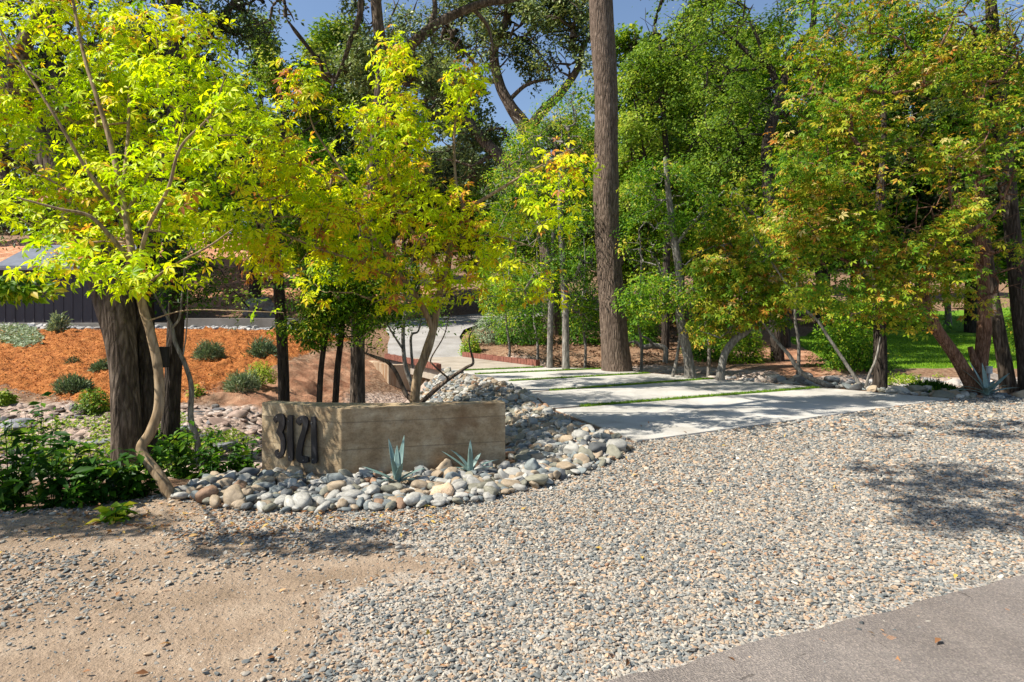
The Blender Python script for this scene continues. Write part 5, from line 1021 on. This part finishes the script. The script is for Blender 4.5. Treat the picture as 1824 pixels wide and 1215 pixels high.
# ---------------------------------------------------------------- shed, low walls, outcrop
def shed():
    z0 = 1.15; Yf = 26.0; r = root('shed', (-17, Yf, z0), 'dark grey board-and-batten shed with low grey roof at the left', 'shed')
    x0, x1 = -30, (196-CX)/F*Yf; wall = simple('charcoal_siding', (.058, .056, .066), .7, 3, .15, nstretch=(1, 1, .2)); roofm = simple('metal_roof', (.15, .165, .20), .5, 2, .25)
    loc = (-17, Yf, z0); ht = 2.35; mb = MB(); mb.box(((x0+x1)/2, Yf+3, z0+ht/2), (x1-x0, 6, ht))
    w_ = mb.build('wall', wall, r, loc); b = MB(); x = x0+.2
    while x < x1: b.box((x, Yf-.012, z0+ht/2-.05), (.05, .02, ht-.12)); x += .41
    b.build('batten', wall, w_, (0, 0, 0)).location = (-loc[0], -loc[1], -loc[2])
    m3 = MB(); m3.box(((x0+x1)/2, Yf-.40, z0+ht+.02), (x1-x0+.5, .09, .14)); m3.build('gutter', simple('gutter_metal', (.16, .16, .18), .5), r, loc, bevel=.015)
    m4 = MB(); m4.box(((x0+x1)/2, Yf-.20, z0+ht+.03), (x1-x0+.4, .30, .05)); m4.build('soffit', simple('soffit', (.02, .02, .022), .8), r, loc)
    m5 = MB(); ry = 2.9; rise = 1.25; V = [(x0-.3, Yf-.38, z0+ht+.15), (x1+.3, Yf-.38, z0+ht+.15), (x1+.3, Yf+ry, z0+ht+rise+.15), (-19.5, Yf+ry, z0+ht+rise+.15), (-22.8, Yf-.38, z0+ht+.15)]
    V = [(-21.8, Yf-.38, z0+ht+.14), (x1+.3, Yf-.38, z0+ht+.14), (x1+.3, Yf+ry, z0+ht+rise+.14), (-22.7, Yf+ry, z0+ht+rise+.14)]
    V2 = [(a, b_, c-.07) for a, b_, c in V]; m5.raw(V+V2, [(0, 1, 2, 3), (7, 6, 5, 4), (0, 4, 5, 1), (1, 5, 6, 2), (2, 6, 7, 3), (3, 7, 4, 0)]); m5.build('roof', roofm, r, loc)
    m6 = MB(); m6.box(((x0+x1)/2, Yf+3, z0+ht+.05), (x1-x0+.3, 6.3, .04)); m6.build('roof_deck', roofm, r, loc)
shed()
M_low = concrete('retaining_concrete', (.22, .20, .17), (.36, .33, .29), .3)
o = prism_obj('retaining_wall', [(-21.5, 24.1), (-13.6, 24.3), (-13.6, 24.5), (-21.5, 24.3)], .6, 1.26, M_low, bevel=.01, loc=(-17, 24, 1)); tag(o, 'thin pale concrete curb along the foot of the shed', 'retaining wall')
o = prism_obj('retaining_wall', [(-13.3, 24.6), (-7.2, 25.2), (-7.2, 25.4), (-13.3, 24.8)], .5, 1.44, M_low, bevel=.01, loc=(-10, 25, 1)); tag(o, 'low brown-grey concrete retaining wall above the mulch between the oaks and the road', 'retaining wall')
def rock_mesh(sub, seed, amp=.25, sq=.75):
    import bmesh
    bm = bmesh.new(); bmesh.ops.create_icosphere(bm, subdivisions=sub, radius=1)
    rg = random.Random(seed); ox, oy = rg.random()*50, rg.random()*50
    for v in bm.verts:
        c = v.co; k = float(vn(np.array(c.x*1.3+ox+c.z), np.array(c.y*1.3+oy-c.z*.7), seed))+.4*float(vn(np.array(c.x*3+ox), np.array(c.y*3+c.z*3), seed+5)); v.co = c*(1+amp*(k-.7))
        m_ = max(abs(v.co.x), abs(v.co.y), abs(v.co.z)); v.co = v.co*(1-sq*.25)+v.co/m_*sq*.2
    me = bpy.data.meshes.new('rock'); bm.to_mesh(me); bm.free(); me.polygons.foreach_set('use_smooth', [True]*len(me.polygons)); return me
M_rock = simple('grey_rock', (.20, .185, .17), .9, 5, .5, .8, .05)
def rock(name, label, cat, px, py, Yd, sz, mat, seed, amp=.5, group=None, z=None):
    x = (px-CX)/F*Yd; me = rock_mesh(4, seed, amp); me.materials.append(mat); o = bpy.data.objects.new(name, me); C.objects.link(o); o.scale = sz
    o.location = (x, Yd, (hg(x, Yd) if z is None else z)+sz[2]*.4); o.rotation_euler = (0, 0, seed*1.3); return tag(o, label, cat, group)
rock('rock_outcrop', 'jagged grey rock outcrop above the low retaining wall', 'rock', 466, 560, 32, (.95, .7, .75), M_rock, 3, .9)
M_tanrock = simple('tan_sandstone', (.56, .40, .26), .9, 6, .4, .6, .02)
rock('boulder', 'largest angular tan rock at the front edge of the cobble bed', 'rock', 789, 880, 5.35, (.12, .10, .085), M_tanrock, 12, .6)
rock('boulder', 'long pale tan rock right of the thin agave at the gravel edge', 'rock', 968, 842, 6.15, (.13, .08, .06), M_tanrock, 14, .6)
rock('boulder', 'small angular tan rock beside the right foot of the wall', 'rock', 900, 835, 6.0, (.07, .06, .05), M_tanrock, 15, .6)
M_slate = simple('slate_rock', (.20, .20, .21), .7, 7, .5, .5, .02)
flat_rocks = [(178, 792, .45, .2, 'flat dark slate slab lying in the creek left of the massive oak'), (30, 760, .55, .28, 'broad flat brown-grey rock at the left edge of the creek'), (160, 815, .35, .2, 'grey flat rock in the creek below the dark slate slab'), (60, 820, .3, .16, 'pale flat rock half hidden by the tall leafy plants'), (330, 770, .25, .14, 'grey rock right of the thin sapling foot'), (400, 800, .4, .14, 'dark fractured slate near the numbered wall'), (370, 780, .3, .16, 'grey slate slab up from the fractured slate'), (132, 735, .14, .12, 'pale pink rock at the foot of the mulch bank'), (384, 722, .12, .09, 'small pale rock on the soil slope')]
for i, (px, py, a, b_, lab) in enumerate(flat_rocks):
    x, y = gp(px, py); rock('flat_rock', lab, 'rock', px, py, y, (a*.6, b_*.9, .06+.04*(i % 2)), M_slate if i not in (3, 7, 8) else M_rock, 20+i, .7, 'flat rocks in the dry creek')

# ---------------------------------------------------------------- river cobbles
STONE = {'blue-grey': (.23, .255, .25), 'pale grey': (.46, .44, .39), 'tan': (.44, .34, .23), 'olive': (.28, .265, .20), 'white': (.60, .57, .50), 'dark grey': (.14, .145, .145), 'rusty': (.36, .22, .135)}
def stonemat(nm, col):
    m, nt, b = newmat('stone_'+nm.replace(' ', '_')); co = coords(nt); n = noise(nt, co, 1.6, 6, .6, 1.2); n2 = noise(nt, co, 14, 4, .7)
    oi = nt.nodes.new('ShaderNodeObjectInfo'); c = ramp(nt, n.outputs['Fac'], [(.32, tuple(v*.7 for v in col)), (.55, col), (.72, tuple(min(1, v*1.3+.03) for v in col))])
    c = mixc(nt, .35, c, ramp(nt, n2.outputs['Fac'], [(.35, (.6, .6, .6)), (.6, (1.05, 1.05, 1.05))]), 'MULTIPLY')
    L(nt, c, b.inputs['Base Color']); b.inputs['Roughness'].default_value = .65; b.inputs['Specular IOR Level'].default_value = .3; bump(nt, n2.outputs['Fac'], b, .25, .02); return m
STONE = {k: tuple(c*.74 for c in v) for k, v in STONE.items()}
SM = {k: stonemat(k, v) for k, v in STONE.items()}
CM = []
for i in range(9):
    me = rock_mesh(3, 60+i, .55, .5); me.name = 'river_cobble'; me.materials.append(SM['tan']); CM.append(me)
BED = [(-2.95, 5.32), (-2.3, 5.0), (-1.7, 4.93), (-1.0, 5.0), (-.3, 5.15), (.4, 5.75), (1.0, 6.5), (1.42, 7.3), (1.22, 8.0), (.95, 8.75), (.55, 10.2), (.3, 12.0), (-.3, 13.9), (-1.15, 15.6), (-1.8, 17.0), (-2.5, 16.6), (-2.3, 14.5), (-2.0, 12.5), (-1.4, 10.3), (-.9, 8.5), (-.3, 7.2), (.08, 6.6), (.02, 6.3), (-1.66, 5.86), (-2.63, 6.26), (-3.0, 5.9)]
def poisson(poly, n, rmin, yfac=0):
    p = np.array(poly); lo, hi = p.min(0), p.max(0); q = RNG.uniform(lo, hi, (n, 2)); q = q[sdf(p, q[:, 0], q[:, 1]) < 0]; keep = []; grid = {}
    for a in q:
        r_ = rmin; k = (int(a[0]//r_), int(a[1]//r_)); ok = True
        for i in (-1, 0, 1):
            for j in (-1, 0, 1):
                for b_ in grid.get((k[0]+i, k[1]+j), ()):
                    if (a[0]-b_[0])**2+(a[1]-b_[1])**2 < r_*r_: ok = False
        if ok: grid.setdefault(k, []).append(a); keep.append(a)
    return np.array(keep)
cob = poisson(BED, 120000, .056); cob = cob[np.argsort(cob[:, 1])]
NEAR = cob[(sdf(BED, cob[:, 0], cob[:, 1]) < 0)][:292]; rest = cob[292:]
def landmark(x, y):
    if y < 5.35 and x < -1.9: return 'in the bed left of the wall corner'
    if x < -1.7: return 'under the black numerals'
    if y > 6.2: return 'piled beyond the right end of the wall'
    if abs(x+1.05) < .35: return 'around the spiky agave'
    if abs(x+.4) < .3: return 'around the thin agave'
    if x > 0: return 'spilling onto the gravel right of the wall'
    return 'along the foot of the wall'
LB = {}; ck = list(STONE); cw = np.array([.19, .28, .20, .13, .08, .08, .04])
for i, (x, y) in enumerate(NEAR):
    s = float(np.clip(RNG.lognormal(math.log(.043), .36), .024, .092)); nm = ck[int(RNG.choice(len(ck), p=cw))]
    o = bpy.data.objects.new('river_cobble', CM[i % 9]); C.objects.link(o)
    asp = RNG.uniform(.62, .95); fl = RNG.uniform(.42, .7); o.scale = (s*1.15, s*asp, s*fl)
    o.location = (x, y, hg(x, y)+s*fl*RNG.uniform(.45, 1.1)+.012); o.rotation_euler = (RNG.normal(0, .25), RNG.normal(0, .25), RNG.uniform(0, 6.28))
    o.material_slots[0].link = 'OBJECT'; o.material_slots[0].material = SM[nm]
    szw = 'large' if s > .060 else ('small' if s < .040 else 'medium-sized')
    shp = 'flat' if fl < .5 else ('long' if asp < .72 else 'round')
    LB.setdefault((szw, shp, nm, landmark(x, y)), []).append((x/y, y, o))
for (szw, shp, nm, lmk), lst in LB.items():
    lst.sort(key=lambda t: t[0]); n_ = len(lst)
    names = [''] if n_ == 1 else (['left ', 'right '] if n_ == 2 else (['leftmost ', 'middle ', 'rightmost '] if n_ == 3 else ['leftmost ']+[w_+' from left ' for w_ in ('second', 'third', 'fourth', 'fifth', 'sixth', 'seventh', 'eighth', 'ninth', 'tenth', 'eleventh', 'twelfth', 'thirteenth', 'fourteenth', 'fifteenth')][:n_-2]+['rightmost ']))
    for pre, (_, _, o) in zip(names, lst):
        tag(o, f'{pre}{szw} {shp} {nm} cobble {lmk}'.strip(), 'cobble', 'river cobbles '+lmk)

def scatter_stones(name, q, z, scl, col, rot, rough=.75):
    """point cloud mesh + geometry nodes: rounded stones on points, one object"""
    n = len(q); me = bpy.data.meshes.new(name); me.vertices.add(n); me.vertices.foreach_set('co', np.c_[q, z].astype(np.float32).ravel())
    for nm, arr, ty, key in (('scl', scl, 'FLOAT_VECTOR', 'vector'), ('rot', rot, 'FLOAT_VECTOR', 'vector')):
        at = me.attributes.new(nm, ty, 'POINT'); at.data.foreach_set(key, arr.astype(np.float32).ravel())
    at = me.attributes.new('pcol', 'FLOAT_COLOR', 'POINT'); at.data.foreach_set('color', np.c_[col, np.ones(n)].astype(np.float32).ravel())
    at = me.attributes.new('pid', 'INT', 'POINT'); at.data.foreach_set('value', RNG.integers(0, 4, n).astype(np.int32))
    m, nt, b = newmat(name+'_stone'); a = N(nt, 'ShaderNodeAttribute', _attribute_name='pcol', _attribute_type='INSTANCER'); tc = coords(nt); n_ = noise(nt, tc, 2.5, 4, .6)
    c = mixc(nt, .5, a.outputs['Color'], ramp(nt, n_.outputs['Fac'], [(.35, (.65, .65, .65)), (.65, (1.2, 1.2, 1.2))]), 'MULTIPLY'); L(nt, c, b.inputs['Base Color']); b.inputs['Roughness'].default_value = rough; b.inputs['Specular IOR Level'].default_value = .25
    me.materials.append(m); o = bpy.data.objects.new(name, me); C.objects.link(o)
    g = bpy.data.node_groups.new(name, 'GeometryNodeTree'); g.interface.new_socket('Geometry', in_out='INPUT', socket_type='NodeSocketGeometry'); g.interface.new_socket('Geometry', in_out='OUTPUT', socket_type='NodeSocketGeometry')
    gi = g.nodes.new('NodeGroupInput'); go = g.nodes.new('NodeGroupOutput'); join = g.nodes.new('GeometryNodeJoinGeometry')
    for k in range(4):
        ico = g.nodes.new('GeometryNodeMeshIcoSphere'); ico.inputs['Subdivisions'].default_value = 3; ico.inputs['Radius'].default_value = 1
        sp = g.nodes.new('GeometryNodeSetPosition'); pos = g.nodes.new('GeometryNodeInputPosition'); nz = g.nodes.new('ShaderNodeTexNoise'); nz.noise_dimensions = '4D'; nz.inputs['W'].default_value = k*7.3; nz.inputs['Scale'].default_value = .75; nz.inputs['Detail'].default_value = 1
        sub = g.nodes.new('ShaderNodeVectorMath'); sub.operation = 'SUBTRACT'; sub.inputs[1].default_value = (.5, .5, .5); mul = g.nodes.new('ShaderNodeVectorMath'); mul.operation = 'SCALE'; mul.inputs['Scale'].default_value = 1.5
        g.links.new(pos.outputs[0], nz.inputs['Vector']); g.links.new(nz.outputs['Color'], sub.inputs[0]); g.links.new(sub.outputs[0], mul.inputs[0]); g.links.new(mul.outputs[0], sp.inputs['Offset']); g.links.new(ico.outputs[0], sp.inputs[0])
        sm = g.nodes.new('GeometryNodeSetShadeSmooth'); g.links.new(sp.outputs[0], sm.inputs[0]); mt_ = g.nodes.new('GeometryNodeSetMaterial'); mt_.inputs['Material'].default_value = m; g.links.new(sm.outputs[0], mt_.inputs[0])
        ti = g.nodes.new('GeometryNodeGeometryToInstance'); g.links.new(mt_.outputs[0], ti.inputs[0]); g.links.new(ti.outputs[0], join.inputs[0])
    iop = g.nodes.new('GeometryNodeInstanceOnPoints'); iop.inputs['Pick Instance'].default_value = True
    def na(nm, ty):
        x = g.nodes.new('GeometryNodeInputNamedAttribute'); x.data_type = ty; x.inputs['Name'].default_value = nm; return x.outputs[0]
    g.links.new(gi.outputs[0], iop.inputs['Points']); g.links.new(join.outputs[0], iop.inputs['Instance']); g.links.new(na('pid', 'INT'), iop.inputs['Instance Index'])
    e2r = g.nodes.new('FunctionNodeEulerToRotation'); g.links.new(na('rot', 'FLOAT_VECTOR'), e2r.inputs[0]); g.links.new(e2r.outputs[0], iop.inputs['Rotation']); g.links.new(na('scl', 'FLOAT_VECTOR'), iop.inputs['Scale']); g.links.new(iop.outputs[0], go.inputs[0])
    md = o.modifiers.new('stones', 'NODES'); md.node_group = g
    tag(o, kind='stuff'); return o
cols = np.array(list(STONE.values()))
def stones(name, q, s_med, s_sd, smin, smax, lift=.3, palette=None, pw=None, rough=.75, zoff=0, flat=(.45, .75)):
    n = len(q); s = np.clip(RNG.lognormal(math.log(s_med), s_sd, n), smin, smax); z = HG(q[:, 0], q[:, 1])
    scl = np.c_[s*1.1, s*RNG.uniform(.65, .95, n), s*RNG.uniform(*flat, n)]; rot = np.c_[RNG.normal(0, .3, n), RNG.normal(0, .3, n), RNG.uniform(0, 6.28, n)]
    pal = cols if palette is None else palette; c = pal[RNG.choice(len(pal), n, p=pw)]*RNG.uniform(.8, 1.2, (n, 1))
    return scatter_stones(name, q, z+scl[:, 2]*lift*RNG.uniform(.6, 1.6, n)+zoff, scl, c, rot, rough)
RB = [(6.9, 13.3), (8.3, 11.55), (10.2, 11.75), (14, 12.0), (14, 13.2), (10, 13.0), (7.2, 13.9)]
rb = poisson(RB, 9000, .11)
tb_ = poisson([(-21.5, 23.2), (-13.6, 23.5), (-7.0, 24.4), (-7.1, 25.1), (-13.3, 24.5), (-21.5, 24.0)], 12000, .14)
cr_ = poisson([(-9, 8.6), (-4, 8.6), (-3.4, 11), (-4.3, 13), (-8, 12.3), (-11, 12.2), (-12, 10)], 20000, .17)
rt2 = poisson([(5.5, 16), (7.4, 13.6), (14, 13.2), (14, 15.6), (8, 16.4), (5.6, 18.2)], 14000, .2)
o = stones('river_cobbles', rest, .045, .38, .022, .10, .75, None, cw, zoff=.01); o2 = None
stones('river_stones', rb, .085, .35, .05, .17, .5, None, cw)
stones('drain_rock', tb_, .09, .25, .05, .15, .3, np.array([(.34, .33, .31), (.24, .245, .245), (.42, .39, .35)]), None)
stones('creek_stones', cr_, .05, .5, .03, .22, .25, np.array([(.12, .115, .115), (.24, .165, .13), (.29, .21, .165), (.17, .13, .105)]), None, flat=(.25, .6))
stones('creek_stones', rt2, .08, .5, .03, .22, .25, np.array([(.3, .29, .28), (.45, .38, .32), (.5, .45, .40), (.2, .18, .17)]), None)

# ---------------------------------------------------------------- gravel: the pebbles themselves
def gravel():
    pal = np.array([(.11, .13, .145), (.21, .24, .255), (.34, .36, .36), (.48, .46, .42), (.60, .54, .46), (.56, .43, .31), (.66, .48, .34), (.74, .71, .64), (.44, .27, .18), (.28, .27, .25)])
    pw = np.array([.05, .16, .21, .18, .12, .11, .05, .03, .02, .07]); Q = []; Sz = []
    for (y0, y1, dens, med) in ((2.0, 3.6, 5600, .0078), (3.6, 5.5, 4200, .0088), (5.5, 8, 2400, .0110), (8, 12.6, 1000, .016)):
        xh = 1.05*y1*CX/F+.3; n = int(dens*2*xh*(y1-y0)); q = np.c_[RNG.uniform(-xh, xh, n), RNG.uniform(y0, y1, n)]
        dg_ = sdf(GRAVEL, q[:, 0], q[:, 1])+.9*(fbm(q[:, 0]*1.3, q[:, 1]*1.9, 21, 4)-.5)
        pr = 1-sstep(-.45, .45, dg_); patch = sstep(.42, .6, fbm(q[:, 0]*.9+3, q[:, 1]*1.6, 27, 4))
        bare = sstep(-.25, .75, .35*(fbm(q[:, 0]*2.4, q[:, 1]*3, 77, 4)-.5)*2+sdf([(-2.4, 2.3), (-1.2, 2.8), (-.5, 3.5), (-1.0, 3.85), (-2.0, 3.3), (-3, 2.6)], q[:, 0], q[:, 1]))
        edge_ = sdf(FLAT, q[:, 0], q[:, 1]) < .25
        pr = np.maximum(pr, (.05+.34*patch)*(.12+.88*bare))*edge_
        lines = [(LN[0][0], LN[0][1])]
        slab = sdf([(1.50, 7.60), (8.2, 11.41), (6.6, 13.3), (-2, 18), (-2, 15), (.3, 12), (.6, 10)], q[:, 0], q[:, 1]); pr = np.where(slab < .0, 0, pr)
        ex = np.array([e[0] for e in ed]); ey = np.array([e[1] for e in ed]); rd = q[:, 1]-np.interp(q[:, 0], ex, ey); pr = np.where(rd > 0, pr*(.35+.65*sstep(0, .22, rd)), .14*sstep(-.35, 0, rd)**2); 
        inb = sdf(BED, q[:, 0], q[:, 1]); pr = np.where(inb < -.12, pr*.25, pr)
        k = RNG.uniform(0, 1, n) < pr; q = q[k]; Q.append(q); Sz.append(np.clip(RNG.lognormal(math.log(med), .32, len(q)), med*.45, med*2.3))
    q = np.c_[RNG.uniform(-4.4, .2, 9000), RNG.uniform(2.2, 5.1, 9000)]; q = q[(sdf(FLAT, q[:, 0], q[:, 1]) < .2)]; Q.append(q); Sz.append(RNG.uniform(.0022, .0055, len(q)))
    q = np.concatenate(Q); s = np.concatenate(Sz); n = len(q); z = HG(q[:, 0], q[:, 1])
    scl = np.c_[s*1.15, s*RNG.uniform(.6, .95, n), s*RNG.uniform(.3, .6, n)]; rot = np.c_[RNG.normal(0, .25, n), RNG.normal(0, .25, n), RNG.uniform(0, 6.28, n)]
    c = pal[RNG.choice(len(pal), n, p=pw/pw.sum())]*np.array([[.65, .61, .555]])*RNG.uniform(.8, 1.2, (n, 1))
    print('pebbles', n); scatter_stones('gravel', q, z+scl[:, 2]*RNG.uniform(.1, 1.3, n), scl, np.clip(c, 0, .85), rot, .8)
gravel()
# fallen leaves on the verge, gravel and cobbles
def fallen():
    q = np.r_[np.c_[RNG.uniform(-3.6, -.4, 420), 4.75+RNG.normal(0, .22, 420)], np.c_[RNG.uniform(-4, 8, 520), RNG.uniform(2.7, 9, 520)], np.c_[RNG.uniform(-2.9, 1.4, 260), RNG.uniform(5.0, 8.5, 260)], np.c_[RNG.normal(-1.9, .25, 70), RNG.normal(4.55, .12, 70)]]
    q = q[(sdf(FLAT, q[:, 0], q[:, 1]) < .1)]; n = len(q); pos = np.c_[q, HG(q[:, 0], q[:, 1])+.018]
    m = leafmat('dry_leaf', [(0, (.16, .07, .03)), (.4, (.34, .17, .08)), (.7, (.50, .30, .16)), (.9, (.62, .42, .08)), (1, (.70, .45, .05))], .2)
    tag(leaves('fallen_leaves', 'leaf', pos, RNG.normal(0, .35, (n, 3))+np.array([0, 0, 1]), RNG.normal(size=(n, 3))*np.array([1, 1, .1]), RNG.uniform(.025, .065, n), RNG.uniform(0, .9, n), m, None, (0, 0, 0)), kind='stuff')
fallen()
bpy.context.view_layer.update()
